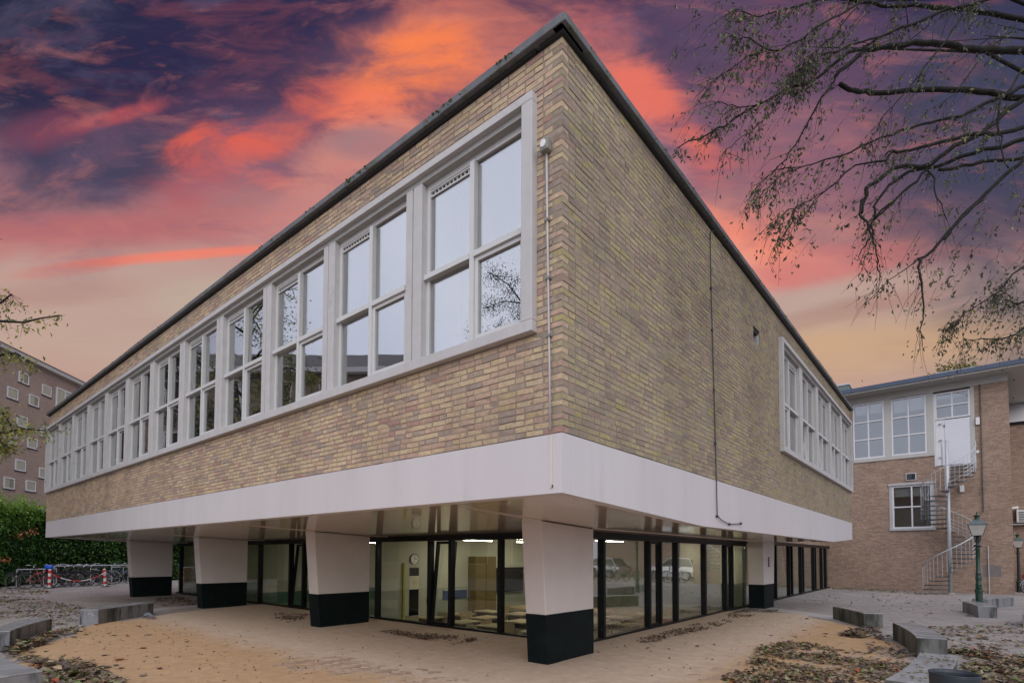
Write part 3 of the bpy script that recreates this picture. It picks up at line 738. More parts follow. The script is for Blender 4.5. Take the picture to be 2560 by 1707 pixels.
# columns
def column(x0, x1, yf0, yf1, yb0, yb1):
    zp, zt = .735, ZS+.09
    def at(z): t = z/zt; return yf0+(yf1-yf0)*t, yb0+(yb1-yb0)*t
    def ring(z, e=0): f_, b_ = at(z); return [(x0-e, f_-e, z), (x1+e, f_-e, z), (x1+e, b_+e, z), (x0-e, b_+e, z)]
    m = MB(); m.prism(ring(zp), ring(zt)); c = m.build('column', 'column_paint', school, bevel=.012)
    m = MB(); m.prism(ring(-.05, .003), ring(zp+.001, .003)); m.build('plinth', 'plinth_dark', c, bevel=.01)
    return c
for a, b in COLX: column(a, b, 2.30, 2.13, 3.57, 3.57)
c5 = column(-2.27, -1.82, 13.50, 13.44, 14.55, 14.75)
for a, b in COLX[1:]: column(a, b, 13.50, 13.44, 14.55, 14.75)
m = bx(-1.819, 13.95, 1.28, -1.80, 14.12, 1.58); o = m.build('sign_plate', 'steel_dark', c5); bx(-1.80, 13.97, 1.30, -1.797, 14.10, 1.56).build('sign_plate', 'sign_plate', c5)

# upper windows
def window(MAP, u0, u1, flip=False, tilt=0.0, plain=False):
    """frame with mullion, transom, four panes and a vent slot; u grows away from the street corner"""
    z0, z1, zt = ZW0+.115, ZW1-.15, 4.87; fwid = .055; mid = (u0+u1)/2; wb, wf = -.105, -.05
    m = MB()
    MAP(m, u0, u0+fwid, wb, wf, z0, z1); MAP(m, u1-fwid, u1, wb, wf, z0, z1); MAP(m, u0+fwid, u1-fwid, wb, wf, z1-.07, z1); MAP(m, u0+fwid, u1-fwid, wb, wf, z0, z0+.05)
    win = m.build('window', 'frame_paint', school, bevel=.004)
    m = MB(); MAP(m, mid-.034, mid+.034, wb, -.018, z0+.051, z1-.071); m.build('mullion', 'frame_paint', win)
    m = MB(); MAP(m, u0+fwid+.001, mid-.035, wb, -.005, zt-.03, zt+.03); MAP(m, mid+.035, u1-.004, wb, -.005, zt-.03, zt+.03); m.build('transom', 'frame_paint', win)
    lo = 'glass_upper'
    # panes: near-top, far-top (with vent), near-bottom (casement), far-bottom
    def pane(a, b, c, d):
        m = MB(); MAP(m, a, b, -.086, -.078, c, d); return m.build('pane', lo, win)
    pane(u0+fwid, mid-.034, zt+.03, z1-.07)
    pane(mid+.034, u1-fwid, zt+.03, z1-.155)
    pane(mid+.034, u1-fwid, z0+.05, zt-.03)
    m = MB(); MAP(m, mid+.034, u1-fwid, -.10, -.06, z1-.155, z1-.135); MAP(m, mid+.034, u1-fwid, -.10, -.06, z1-.09, z1-.071); m.build('vent_frame', 'frame_paint', win)
    m = MB(); MAP(m, mid+.036, u1-fwid-.002, -.10, -.085, z1-.135, z1-.09)
    m.build('vent_slot', 'grille_dark', win)
    m = MB(); k = 11; a, b = mid+.04, u1-fwid
    for i in range(k+1):
        u = a+(b-a)*i/k; MAP(m, u-.007, u+.007, -.084, -.07, z1-.135, z1-.09)
    m.build('vent_bars', 'frame_paint', win)['kind'] = 'stuff'
    # casement
    a, b, c, d = u0+fwid+.002, mid-.036, z0+.052, zt-.034
    m = MB(); f2 = .045
    MAP(m, a, a+f2, -.095, -.035, c, d); MAP(m, b-f2, b, -.095, -.035, c, d); MAP(m, a+f2, b-f2, -.095, -.035, d-f2, d); MAP(m, a+f2, b-f2, -.095, -.035, c, c+f2)
    ca = m.build('casement', 'frame_paint', win, bevel=.003)
    m = MB(); MAP(m, a+f2, b-f2, -.072, -.065, c+f2, d-f2); cp = m.build('pane', lo, win)
    if tilt:
        for o in (ca, cp):
            piv = Vector((-.065, 0, c)); Mx = Matrix.Translation(piv) @ Matrix.Rotation(-tilt, 4, 'Y') @ Matrix.Translation(-piv); o.data.transform(Mx)
    return win
PIER = [2.13+1.85*k for k in range(11)]
edgesF = [(.435, PIER[0]-.145)] + [(PIER[k]+.145, PIER[k+1]-.145) for k in range(10)] + [(PIER[10]+.145, LX-.10)]
for a, b in edgesF: window(FL, a, b)
def surround(MAP, uA, uB, piers, endA, endB):
    m = MB(); MAP(m, uA, uB, -.19, .085, ZW0, ZW0+.112); m.build('window_sill_beam', 'concrete_frame', school, bevel=.006)
    m = MB(); MAP(m, uA, uB, -.19, .085, ZW1-.085, ZW1); m.build('window_lintel_beam', 'concrete_frame', school, bevel=.006)
    m = MB(); MAP(m, uA+.002, uB-.002, -.189, .028, ZW1-.15, ZW1-.086); m.build('window_head_reveal', 'reveal_grey', school)
    for a, b in ((uA, uA+endA), (uB-endB, uB)):
        if b-a > .02:
            m = MB(); MAP(m, a, b, -.188, .084, ZW0+.113, ZW1-.086); m.build('pier', 'concrete_frame', school, bevel=.006)
    for p in piers:
        m = MB(); MAP(m, p-.145, p+.01, -.188, .030, ZW0+.113, ZW1-.151); MAP(m, p+.03, p+.145, -.188, .030, ZW0+.113, ZW1-.151); MAP(m, p+.01, p+.03, -.188, .010, ZW0+.113, ZW1-.151)
        m.build('pier', 'concrete_frame', school, bevel=.004)
surround(FL, .30, LX+.004, PIER, .135, .10)
PR = [7.9+.07+1.83*k for k in range(1, 5)]
edgesR = [(7.9+.11, PR[0]-.145)] + [(PR[k]+.145, PR[k+1]-.145) for k in range(3)] + [(PR[3]+.145, 17.12-.10)]
for k, (a, b) in enumerate(edgesR): window(FR, a, b, tilt=(0, .16, .16, .15, 0)[k])
surround(FR, 7.9, 17.12, PR, .11, .10)
# rooms behind the upper windows
m = MB(); m.box(-LX+.31, .32, ZBR-.02, -.31, LY-.32, ZBR+.14); m.build('upper_floor', 'interior_floor', school)
m = MB(); m.box(-LX+.31, .32, ZW1+.06, -.31, LY-.32, ZW1+.20); m.build('upper_ceiling', 'interior_ceiling', school)
m = MB(); m.box(-LX+.35, 5.2, ZBR+.14, -4.5, 5.3, ZW1+.06); m.box(-4.6, 5.3, ZBR+.14, -4.5, LY-.4, ZW1+.06)
for x in (-7.68, -13.2, -18.8): m.box(x-.05, .33, ZBR+.14, x+.05, 5.19, ZW1+.06)
m.build('upper_partition', 'interior_grey', school)
for p in PIER:
    m = MB(); FL(m, p-.14, p+.14, -.62, -.20, ZBR+.14, ZW1+.06); m.build('inner_pier', 'interior_grey', school)
# conduit with sensor
con = thing('conduit_pipe', 'thin grey conduit running down the brick beside the corner', 'pipe', (-.142, -.03, ZBR))
m = MB(); m.tube([(-.165, -.026, 5.50), (-.150, -.026, 4.5), (-.128, -.026, 3.4), (-.118, -.026, ZBR+.02)], .011, 8); m.build('conduit', 'pipe_grey', con, smooth=True)
for z, x in ((4.816, -.155), (4.246, -.145), (3.685, -.134)):
    m = bx(x-.028, -.043, z-.012, x+.026, -.004, z+.012); m.build('pipe_clip', 'sensor_grey', con)
m = bx(-.14, .001, ZB+.05, -.108, -.004, ZBR-.012); m.build('filled_groove', 'column_paint', con)
m = bx(-.112, -.012, ZB+.055, -.104, .0, ZB+.08); m.build('nail', 'steel_dark', con)
sen = thing('light_sensor', 'small grey sensor box with white face on the brick corner', 'sensor', (-.165, 0, 5.5))
m = MB(); m.box(-.212, -.085, 5.475, -.112, -.004, 5.60); m.build('housing', 'sensor_grey', sen, bevel=.015)
m = MB(); n = 14; c = (-.165, -.088, 5.54)
m.v = [(c[0]+.034*cos(2*pi*i/n), c[1], c[2]+.04*sin(2*pi*i/n)) for i in range(n)] + [(c[0]+.03*cos(2*pi*i/n), c[1]-.006, c[2]+.036*sin(2*pi*i/n)) for i in range(n)]
m.f = [tuple(range(n, 2*n))] + [(i, (i+1) % n, n+(i+1) % n, n+i) for i in range(n)]; m.r = [0]*len(m.f); m.build('face', 'white_plastic', sen)
# cable on the side wall
cab = thing('lightning_cable', 'thin dark cable hanging down the blank brick side wall', 'cable', (.02, 4.0, ZBR))
m = MB(); pts = [(.05, 3.97, 6.53), (.018, 3.90, 6.48), (.016, 3.92, 5.6), (.018, 3.97, 4.57), (.018, 4.06, 2.76), (.016, 4.08, 2.22), (.022, 4.22, 2.16), (.022, 4.62, 2.105), (.022, 4.9, 2.125), (.02, 5.22, 2.145)]
m.tube(pts, .0075, 6); m.build('cable', 'steel_dark', cab, smooth=True)
for y, z in ((3.92, 5.63), (3.95, 5.0), (4.0, 4.1), (4.03, 3.3), (4.08, 2.20), (4.64, 2.11), (5.22, 2.147)):
    bx(-.004, y-.018, z-.018, .028, y+.018, z+.018).build('clip', 'steel_dark', cab)

# ------------------------------------------------------------------ ground-floor glazing
GZ = 2.0
def gmap(axis):
    if axis == 'F': return lambda m, u0, u1, w0, w1, z0, z1: m.box(u0, GY0-w1, z0, u1, GY0-w0, z1)
    return lambda m, u0, u1, w0, w1, z0, z1: m.box(GX1+w0, u0, z0, GX1+w1, u1, z1)
def glazing(axis, u0, u1, posts, vents, name, z1=GZ, sub=-.25, tilted=()):
    MAP = gmap(axis)
    m = MB(); MAP(m, u0, u1, -.06, .06, sub, .055); fr = m.build(name, 'black_frame', school, bevel=.004)
    m = MB(); MAP(m, u0, u1, -.06, .06, z1-.075, z1+.055); m.build('head_rail', 'black_frame', fr)
    ed = [u0] + list(posts) + [u1]
    for p in posts:
        m = MB(); MAP(m, p-.042, p+.042, -.07, .07, .055, z1-.075); m.build('post', 'black_frame', fr, bevel=.004)
    for i, (a, b) in enumerate(zip(ed[:-1], ed[1:])):
        a2, b2 = a+(.042 if i else 0), b-(.042 if i < len(ed)-2 else 0)
        if b2-a2 < .05: continue
        if i in vents:
            m = MB(); f_ = .05; MAP(m, a2+.003, a2+f_, -.035, .045, .06, z1-.08); MAP(m, b2-f_, b2-.003, -.035, .045, .06, z1-.08); MAP(m, a2+f_, b2-f_, -.035, .045, .06, .06+f_); MAP(m, a2+f_, b2-f_, -.035, .045, z1-.08-f_, z1-.08)
            c = m.build('vent_sash', 'black_frame', fr); m = MB(); MAP(m, a2+f_, b2-f_, -.004, .004, .06+f_, z1-.08-f_); p = m.build('pane', 'glass_side' if axis == 'R' else 'glass_lower', fr)
            if i in tilted:
                for o in (c, p):
                    if axis == 'F': piv = Vector((0, GY0, .06)); R_ = Matrix.Rotation(radians(-5.5), 4, 'X')
                    else: piv = Vector((GX1, 0, .06)); R_ = Matrix.Rotation(radians(-5.5), 4, 'Y')
                    o.data.transform(Matrix.Translation(piv) @ R_ @ Matrix.Translation(-piv))
        else:
            m = MB(); MAP(m, a2, b2, -.004, .004, .055, z1-.075); m.build('pane', 'glass_side' if axis == 'R' else 'glass_lower', fr)
    return fr
glazing('F', -22.0, GX1-.02, [-21.64, -19.64, -17.2, -14.75, -12.77, -12.0, -9.9, -8.44, -6.48, -5.79, -4.35], [6-1, 9], 'glazed_front', tilted=(5, 9))
glazing('R', GY0-.04, 13.76, [4.92, 6.89, 7.46, 8.38, 10.23, 11.89, 12.45], [2, 6], 'glazed_side')
glazing('R', 13.80, 27.85, [15.6, 17.4, 19.4, 19.85, 21.45, 21.85, 24.0, 24.4, 25.9, 26.9], [3, 5], 'glazed_link', z1=2.09, tilted=(3,))
m = bx(GX1-.3, 14.9, 2.13, GX1+.02, 27.85, 3.4); m.build('link_wall', 'brick_far', school)
m = bx(-8, LY+.02, 2.13, GX1-.31, 27.85, 2.5); m.build('link_roof', 'roof_felt', school)
# interior shell, sunk below the yard
FZ = -.70
m = bx(-22.05, GY0+.07, FZ-.1, GX1-.07, 27.7, FZ); m.build('interior_floor', 'interior_floor', school)
m = bx(-22.05, GY0+.07, ZS+.03, GX1-.07, LY-.3, ZS+.12); m.build('interior_ceiling', 'interior_ceiling', school)
m = bx(-22.05, GY0-.1, FZ, GX1-.0, GY0+.06, -.26); m.box(GX1-.06, GY0+.07, FZ, GX1+.1, 27.8, -.26); m.build('footing_wall', 'interior_grey', school)
def wall2(x0, y0, x1, y1, zd, up_, lo_, name):
    m = bx(x0, y0, zd, x1, y1, ZS+.03); w = m.build(name, up_, school); m = bx(x0-.004*(x1-x0 < y1-y0), y0-.004*(y1-y0 < x1-x0), FZ, x1+.004*(x1-x0 < y1-y0), y1+.004*(y1-y0 < x1-x0), zd); m.build('dado', lo_, w); return w
wall2(-8.55, GY0+.08, -8.45, 11.7, .68, 'interior_wall', 'interior_dado', 'partition_wall')
wall2(-14.9, GY0+.08, -14.8, 11.7, .35, 'interior_wall', 'interior_dado_green', 'partition_wall')
wall2(-8.44, 11.7, -3.9, 11.8, .68, 'interior_wall', 'interior_dado', 'partition_wall')
wall2(-3.9, 11.9, -3.8, 13.7, .68, 'interior_wall', 'interior_dado', 'partition_wall')
wall2(-22.0, 11.7, -8.56, 11.8, .35, 'interior_wall', 'interior_dado_green', 'partition_wall')
wall2(-3.78, 13.9, GX1-.1, 14.0, .68, 'interior_wall', 'interior_dado', 'partition_wall')
wall2(-3.0, 14.2, -2.92, 27.6, .3, 'blind_green', 'blind_green', 'partition_wall')
wall2(-22.05, GY0+.09, -21.95, 11.7, .35, 'interior_wall', 'interior_dado_green', 'partition_wall')

# ------------------------------------------------------------------ classroom things
t = thing('classroom_door', 'pale classroom door with glass strip and pinned papers beside the clock', 'door', (-8.44, 5.4, FZ))
bx(-8.448, 4.98, FZ+.005, -8.41, 5.84, 1.36).build('leaf', 'interior_wall', t)
bx(-8.41, 5.12, 1.24, -8.402, 5.44, 1.27).build('window_bar', 'black_frame', t)
bx(-8.41, 5.12, 1.05, -8.404, 5.44, 1.24).build('window', 'screen_black', t)
bx(-8.41, 5.12, .69, -8.403, 5.44, 1.05).build('papers', 'paper', t)
bx(-8.403, 5.20, .82, -8.400, 5.38, .93).build('paper', 'paper_cream', t)
bx(-8.41, 5.12, .0, -8.404, 5.44, .69).build('kick_panel', 'screen_black', t)
bx(-8.448, 4.92, FZ+.005, -8.405, 4.978, 1.40).build('jamb', 'yellow_paint', t); bx(-8.448, 5.842, FZ+.005, -8.405, 5.90, 1.40).build('jamb', 'yellow_paint', t)
bx(-8.41, 5.72, .30, -8.37, 5.76, .42).build('handle', 'steel_dark', t)
t = thing('wall_clock', 'round white wall clock above the classroom door', 'clock', (-8.43, 5.30, 1.49))
def disc(c, r, x0, x1, n=24):
    m = MB(); m.v = [(x0, c[0]+r*cos(2*pi*i/n), c[1]+r*sin(2*pi*i/n)) for i in range(n)] + [(x1, c[0]+r*cos(2*pi*i/n), c[1]+r*sin(2*pi*i/n)) for i in range(n)]
    m.f = [tuple(range(n, 2*n)), tuple(reversed(range(n)))] + [(i, (i+1) % n, n+(i+1) % n, n+i) for i in range(n)]; m.r = [0]*len(m.f); return m
disc((5.30, 1.49), .15, -8.449, -8.415).build('rim', 'black_frame', t); disc((5.30, 1.49), .128, -8.414, -8.411).build('dial', 'white_plastic', t)
bx(-8.410, 5.293, 1.49, -8.407, 5.307, 1.59).build('hand', 'black_frame', t); bx(-8.410, 5.30, 1.483, -8.407, 5.37, 1.497).build('hand', 'black_frame', t)
t = thing('brown_cabinet', 'tall brown board cabinet against the classroom wall', 'cabinet', (-8.3, 7.8, FZ)); bx(-8.44, 7.36, FZ+.004, -8.12, 8.26, 1.57).build('body', 'board_brown', t, bevel=.01); bx(-8.118, 7.80, FZ+.05, -8.112, 7.812, 1.52).build('door_gap', 'grille_dark', t)
t = thing('wall_screen', 'black wall screen beside the brown cabinet', 'screen', (-8.4, 9.1, .6)); bx(-8.446, 8.34, .45, -8.36, 9.9, 1.22).build('frame', 'black_frame', t, bevel=.01); bx(-8.36, 8.39, .5, -8.356, 9.85, 1.17).build('panel', 'screen_black', t)
t = thing('teacher_desk', 'wide teacher desk with dark modesty front below the screen', 'desk', (-7.2, 9.2, FZ)); bx(-7.7, 8.2, .02, -6.9, 10.2, .06).build('top', 'chair_wood', t); bx(-6.98, 8.25, FZ+.005, -6.95, 10.15, .015).build('front', 'black_frame', t)
for y in (8.3, 10.1): bx(-7.65, y-.03, FZ+.005, -7.6, y+.03, .018).build('leg', 'black_frame', t)
t = thing('blue_pinboard', 'blue grey pinboard strip low on classroom wall', 'board', (-8.4, 7, .4)); bx(-8.446, 6.35, .35, -8.42, 7.3, .62).build('board', 'bike_blue', t); bx(-8.42, 6.35, .60, -8.40, 7.3, .63).build('ledge', 'steel_galv', t)
def desk_proto():
    t = thing('school_desk', 'pale wood pupil desk standing in rows behind the glass', 'desk', group='pupil desks in the classroom')
    MB().box(-.35, -.26, .72, .35, .26, .75).build('top', 'desk_top', t, local=True, bevel=.006)
    MB().box(-.3, -.2, .60, .3, .2, .70).build('tray', 'steel_dark', t, local=True)
    for x in (-.31, .31):
        MB().tube([(x, -.22, .015), (x, .22, .015)], .016, 6).tube([(x, 0, .02), (x, 0, .71)], .018, 6).build('leg', 'steel_dark', t, local=True)
    return t
def chair_proto():
    t = thing('school_chair', 'pale plywood pupil chair beside its desk', 'chair', group='pupil chairs in the classroom')
    MB().box(-.19, -.19, .43, .19, .19, .45).build('seat', 'chair_wood', t, local=True, bevel=.008)
    m = MB(); n = 7
    rows = []
    for k, z in enumerate((.50, .62, .74, .84)):
        wd = (.12, .16, .19, .17)[k]; rows.append([(-wd+2*wd*i/(n-1), .185+.03*k/3-.04*(1-abs(2*i/(n-1)-1))*0+.035*(1-((2*i/(n-1)-1)**2)), z) for i in range(n)])
    base = len(m.v)
    for off in (0, .014):
        for rr in rows: m.v += [(x, y+off, z) for x, y, z in rr]
    R4 = len(rows)
    for s_ in (0, 1):
        b0 = s_*R4*n
        for a in range(R4-1):
            for i in range(n-1):
                q = (b0+a*n+i, b0+a*n+i+1, b0+(a+1)*n+i+1, b0+(a+1)*n+i); m.f.append(q if s_ == 0 else q[::-1]); m.r.append(0)
    m.build('backrest', 'chair_wood', t, local=True, smooth=True)
    MB().tube([(0, -.02, .43), (0, .0, .06)], .022, 6).build('stem', 'steel_dark', t, local=True)
    MB().tube([(0, .17, .44), (0, .22, .56)], .016, 6).build('back_strut', 'steel_dark', t, local=True)
    for s in (-1, 1): MB().tube([(s*.17, -.2, .015), (0, 0, .08), (s*.17, .2, .015)], .014, 6).build('leg', 'steel_dark', t, local=True)
    return t
dk, ch = desk_proto(), chair_proto(); first = True
spots = []
for i, x in enumerate((-7.5, -6.35, -5.2, -4.0, -3.25)):
    for j, y in enumerate((4.95, 6.05, 7.15, 8.3, 9.4)):
        if (i == 0 and j > 2) or (i == 4 and j % 2): continue
        spots.append((('beside the partition wall', 'second file from the partition wall', 'in the middle file', 'second file from the side glass', 'beside the side glass')[i] + ', ' + ('front row', 'second row', 'third row', 'fourth row', 'back row')[j], x + random.uniform(-.12, .12), y + random.uniform(-.1, .1), random.choice((0, 0, pi/2, -pi/2, pi)) + random.uniform(-.12, .12)))
for w_, x, y, a in spots:
    d = dk if first else copy_tree(dk); c = ch if first else copy_tree(ch); first = False
    d['label'] = 'pale wood pupil desk ' + w_; c['label'] = 'pale plywood pupil chair ' + w_
    d.location = (x, y, FZ); d.rotation_euler = (0, 0, a)
    c.location = (x - sin(a)*.48 + random.uniform(-.05, .05), y + cos(a)*.48, FZ); c.rotation_euler = (0, 0, a+random.uniform(-.4, .4))
for i, (x, y) in enumerate(((-7.3, 6.4), (-7.3, 9.0), (-4.6, 6.4), (-4.6, 9.0), (-12, 6.6), (-12, 9.0), (-18, 7.0), (-3.1, 12.8))):
    t = thing('ceiling_light', ('classroom tube light near the door and front glass', 'classroom tube light above the teacher desk', 'classroom tube light near both glass walls', 'classroom tube light at the back of the side glass', 'tube light in the green room, near the front glass', 'tube light in the green room, at the back', 'tube light in the leftmost room', 'short tube light in the corridor beside the rear column')[i], 'ceiling light', (x, y, ZS), group='tube lights behind the glass')
    hx, hy = (.08, .75) if x > -8 else (.75, .08)
    hx, hy = (.07, .75)
    bx(x-hx, y-hy, ZS-.02, x+hx, y+hy, ZS+.028).build('housing', 'white_plastic', t); bx(x-hx*.4, y-hy*.97, ZS-.035, x+hx*.4, y+hy*.97, ZS-.021).build('tube', 'lamp_tube', t)
t = thing('storage_crate', 'red storage crate on the floor behind the side glazing', 'crate', (-2.85, 9.0, FZ)); bx(-3.0, 8.6, FZ+.005, -2.6, 9.0, FZ+.75).build('box', 'crate_red', t, bevel=.02); bx(-2.99, 8.61, FZ+.751, -2.61, 8.99, FZ+.78).build('lid', 'white_plastic', t)

# ------------------------------------------------------------------ benches, bin, lamp posts
def arc_bench(c, r0, r1, a0, a1, label, H=.335, body='bench_concrete'):
    n = 10; A = [radians(a0+(a1-a0)*i/n) for i in range(n+1)]
    base = Vector((c.x+(r0+r1)/2*cos((A[0]+A[-1])/2), c.y+(r0+r1)/2*sin((A[0]+A[-1])/2), 0))
    t = thing('concrete_bench', label, 'bench', base, group='curved concrete benches')
    def ring(z, e=0): return [(c.x+(r0+e)*cos(a), c.y+(r0+e)*sin(a), z) for a in reversed(A)] + [(c.x+(r1-e)*cos(a), c.y+(r1-e)*sin(a), z) for a in A]
    m = MB(); rg = ring(-.03); tp = ring(H-.02)
    if a1 > a0: pass
    m.prism(rg, tp); m.build('body', body, t, bevel=.008)
    m = MB(); m.prism(ring(H-.019), ring(H)); m.build('seat_top', 'bench_top', t, bevel=.006)
    return t
LB = [(213.4, 226.4, 'curved grey concrete bench with chalk marks, nearest the white columns'), (238.0, 251.3, 'curved grey bench cut by the left edge, beside the leaf drift'), (267.6, 281.2, 'low grey bench in the bottom left corner of the picture')]
lb = [arc_bench(CL, RL-.02, RL+.37, a, b, l) for a, b, l in LB]
RB = [(25.9, 33.6, 'mossy dark concrete bench on the sand, nearest the side glazing'), (8.0, 17.7, 'mossy dark curved bench between two leaf piles on the right'), (-9.6, .3, 'wet shiny grey bench beside the round litter bin')]
rb = [arc_bench(CR, RR-.01, RR+.38, a, b, l, body='bench_mossy') for a, b, l in RB]
def poly_bench(pts, label, H=.31):
    cx = sum(p[0] for p in pts)/len(pts); cy = sum(p[1] for p in pts)/len(pts)
    t = thing('concrete_bench', label, 'bench', (cx, cy, 0), group='curved concrete benches')
    m = MB(); m.prism([(x, y, -.03) for x, y in pts], [(x, y, H-.02) for x, y in pts]); m.build('body', 'bench_concrete', t, bevel=.008)
    m = MB(); m.prism([(x, y, H-.019) for x, y in pts], [(x, y, H) for x, y in pts]); m.build('seat_top', 'bench_top', t, bevel=.006); return t
poly_bench([(3.13, 14.85), (3.52, 15.0), (3.40, 15.9), (3.17, 16.8), (2.82, 16.6), (3.02, 15.7)], 'light grey bench in front of the green lamp post')
poly_bench([(3.05, 18.2), (3.42, 18.2), (3.72, 19.2), (4.13, 20.2), (3.80, 20.4), (3.36, 19.3)], 'light grey bench behind the lamp post')
poly_bench([(3.87, 12.9), (4.3, 12.9), (4.5, 14.4), (4.1, 14.5)], 'bench end cut off by the right edge of the picture')
# chalk scribbles on the end of the first left bench
def bench_marks(b, ang, strokes, r_mid, z0):
    a = radians(ang); c = Vector((CL.x+r_mid*cos(a), CL.y+r_mid*sin(a), z0)); rad = Vector((cos(a), sin(a), 0)); tn = Vector((-sin(a), cos(a), 0))
    for s in strokes:
        m = MB(); m.tube([c + tn*.004 + rad*(-x) + Vector((0, 0, z)) for x, z in s], .0035, 4); m.build('chalk_mark', 'chalk', b)
bench_marks(lb[0], 226.4, [[(-.02, .02), (.03, .06)], [(.03, .02), (-.02, .06)], [(.06, .065), (.06, .0), (.11, .005)], [(.055, .03), (.09, .065), (.09, .01)]], RL+.18, .20)
bench_marks(lb[2], 281.2, [[(-.08, .0), (-.08, .06), (-.03, .05), (-.08, .03)], [(.0, .06), (.05, .06), (.05, .0)], [(.08, .06), (.08, .01), (.12, .0)]], RL+.18, .12)
t = thing('litter_bin', 'round dark metal litter bin at the lower right edge', 'bin', (2.76, 1.84, 0))
m = MB(); m.lathe([(.15, .03), (.165, .2), (.175, .60), (.178, .62), (.168, .62), (.165, .59), (.15, .12)], (2.76, 1.84, 0), 40, close=False); m.build('drum', 'bin_metal', t, smooth=True)
m = MB(); m.lathe([(.001, .10), (.152, .10), (.152, .115), (.001, .115)], (2.76, 1.84, 0), 32, close=False); m.build('bottom', 'bin_metal', t)
m = MB(); m.lathe([(.05, -.01), (.12, -.01), (.12, .04), (.05, .04)], (2.76, 1.84, 0), 24, close=False); m.build('foot', 'bin_metal', t)
m = MB(); m.tube([(2.76+.175*cos(2*pi*i/40), 1.84+.175*sin(2*pi*i/40), .617) for i in range(40)], .006, 6, closed=True); m.build('rim', 'bin_metal', t, smooth=True)

def lantern(t, c, s=1.0):
    """four-sided lantern head standing at c"""
    x, y, z = c
    def sq(h, zz, tw=pi/4): return [(x+h*s*1.414*cos(tw+i*pi/2), y+h*s*1.414*sin(tw+i*pi/2), z+zz*s) for i in range(4)]
    m = MB(); m.prism(sq(.12, 0), sq(.152, .03)); m.build('lantern_base', 'lamp_iron', t)
    bot, top = sq(.15, .032), sq(.255, .41)
    for i in range(4):
        j = (i+1) % 4; a, b, c_, d = Vector(bot[i]), Vector(bot[j]), Vector(top[j]), Vector(top[i])
        n_ = (b-a).cross(d-a).normalized()*-.004; m = MB(); m.prism([a, b, c_, d], [a+n_, b+n_, c_+n_, d+n_]); m.build('pane', 'lamp_milk', t)
        m = MB(); m.tube([bot[i], top[i]], .009*s, 5); m.build('glazing_bar', 'lamp_iron', t)
    m = MB(); m.prism(sq(.278, .41), sq(.278, .425)); m.build('rim', 'lamp_iron', t)
    m = MB(); m.prism(sq(.265, .426), sq(.18, .52)); m.prism(sq(.18, .52), sq(.09, .60)); m.build('hood', 'lamp_copper', t)
    m = MB(); m.lathe([(.085*s, .60*s), (.07*s, .63*s), (.07*s, .70*s), (.115*s, .735*s), (.115*s, .75*s), (.05*s, .78*s), (.025*s, .80*s), (.015*s, .83*s), (.028*s, .85*s), (.006*s, .90*s)], (x, y, z), 16); m.build('finial', 'lamp_green', t, smooth=False)
    m = MB(); m.lathe([(.035*s, .03*s), (.05*s, .12*s), (.05*s, .22*s), (.02*s, .27*s)], (x, y, z), 12); m.build('bulb', 'white_plastic', t, smooth=True)
lp = at_y(2447.5, 1480, 17.6); LXp, LYp = lp.x, lp.y
lsc = 1.0
def zat(px, py, x, y):
    d = ray(px, py); return EYE + d.z*hypot(x-CAM.x, y-CAM.y)/hypot(d.x, d.y)
ztop = zat(2446, 1278, LXp, LYp); zh = zat(2446, 1340, LXp, LYp)
lamp = thing('lamp_post', 'green cast iron lamp post with square glass lantern', 'lamp post', (LXp, LYp, 0))
s_ = (ztop-zh)/.9
def prof(pts): return [(r_*s_, z*zh) for r_, z in pts]
m = MB(); m.lathe(prof([(.13, 0), (.13, .02), (.105, .03), (.105, .24), (.125, .25), (.125, .275), (.09, .285)]), (LXp, LYp, 0), 14); m.build('base', 'lamp_green', lamp)
m = MB(); m.lathe(prof([(.09, .285), (.10, .30), (.085, .32), (.1, .34), (.1, .35), (.075, .37), (.095, .42), (.09, .46), (.075, .48), (.088, .49), (.088, .50), (.07, .51), (.062, .82), (.075, .83), (.075, .84), (.055, .85)]), (LXp, LYp, 0), 18); m.build('shaft', 'lamp_green', lamp, smooth=True)
m = MB(); m.lathe(prof([(.055, .85), (.105, .865), (.105, .88), (.05, .89), (.06, .93), (.035, .95), (.055, .97), (.05, 1.0)]), (LXp, LYp, 0), 16); m.build('neck', 'lamp_iron', lamp, smooth=True)
m = MB()
for k in range(4):
    a = k*pi/2+.5; m.tube([(LXp+.03*cos(a), LYp+.03*sin(a), zh*.9), (LXp+.10*s_*cos(a), LYp+.10*s_*sin(a), zh*.95), (LXp+.09*s_*cos(a), LYp+.09*s_*sin(a), zh)], .012, 5)
m.build('scroll', 'lamp_iron', lamp)
lantern(lamp, (LXp, LYp, zh), s_)

# ------------------------------------------------------------------ far brick wing with the spiral stair
FA = -atan2(.057, 1)
wing = thing('brick_wing', 'brown brick wing with flat blue edged roof and white upper windows', 'building', (0, 27.76, 0), FA)
def wx(px, py):
    """pixel on the wall plane -> local (x, z)"""
    n = Vector((.057, 1, 0)); d = ray(px, py); t = (27.76 - CAM.dot(Vector((.057, 1, 0))))/d.dot(n); p = CAM + d*t
    return (p.x*cos(FA)+(p.y-27.76)*sin(FA)), p.z
def wbox(name, mat, x0, x1, z0, z1, y0, y1, parent=wing, bevel=0): return MB().box(x0, y0, z0, x1, y1, z1).build(name, mat, parent, local=True, bevel=bevel)
ox = lambda x: 1950 + x/3.485
XR = 4.55
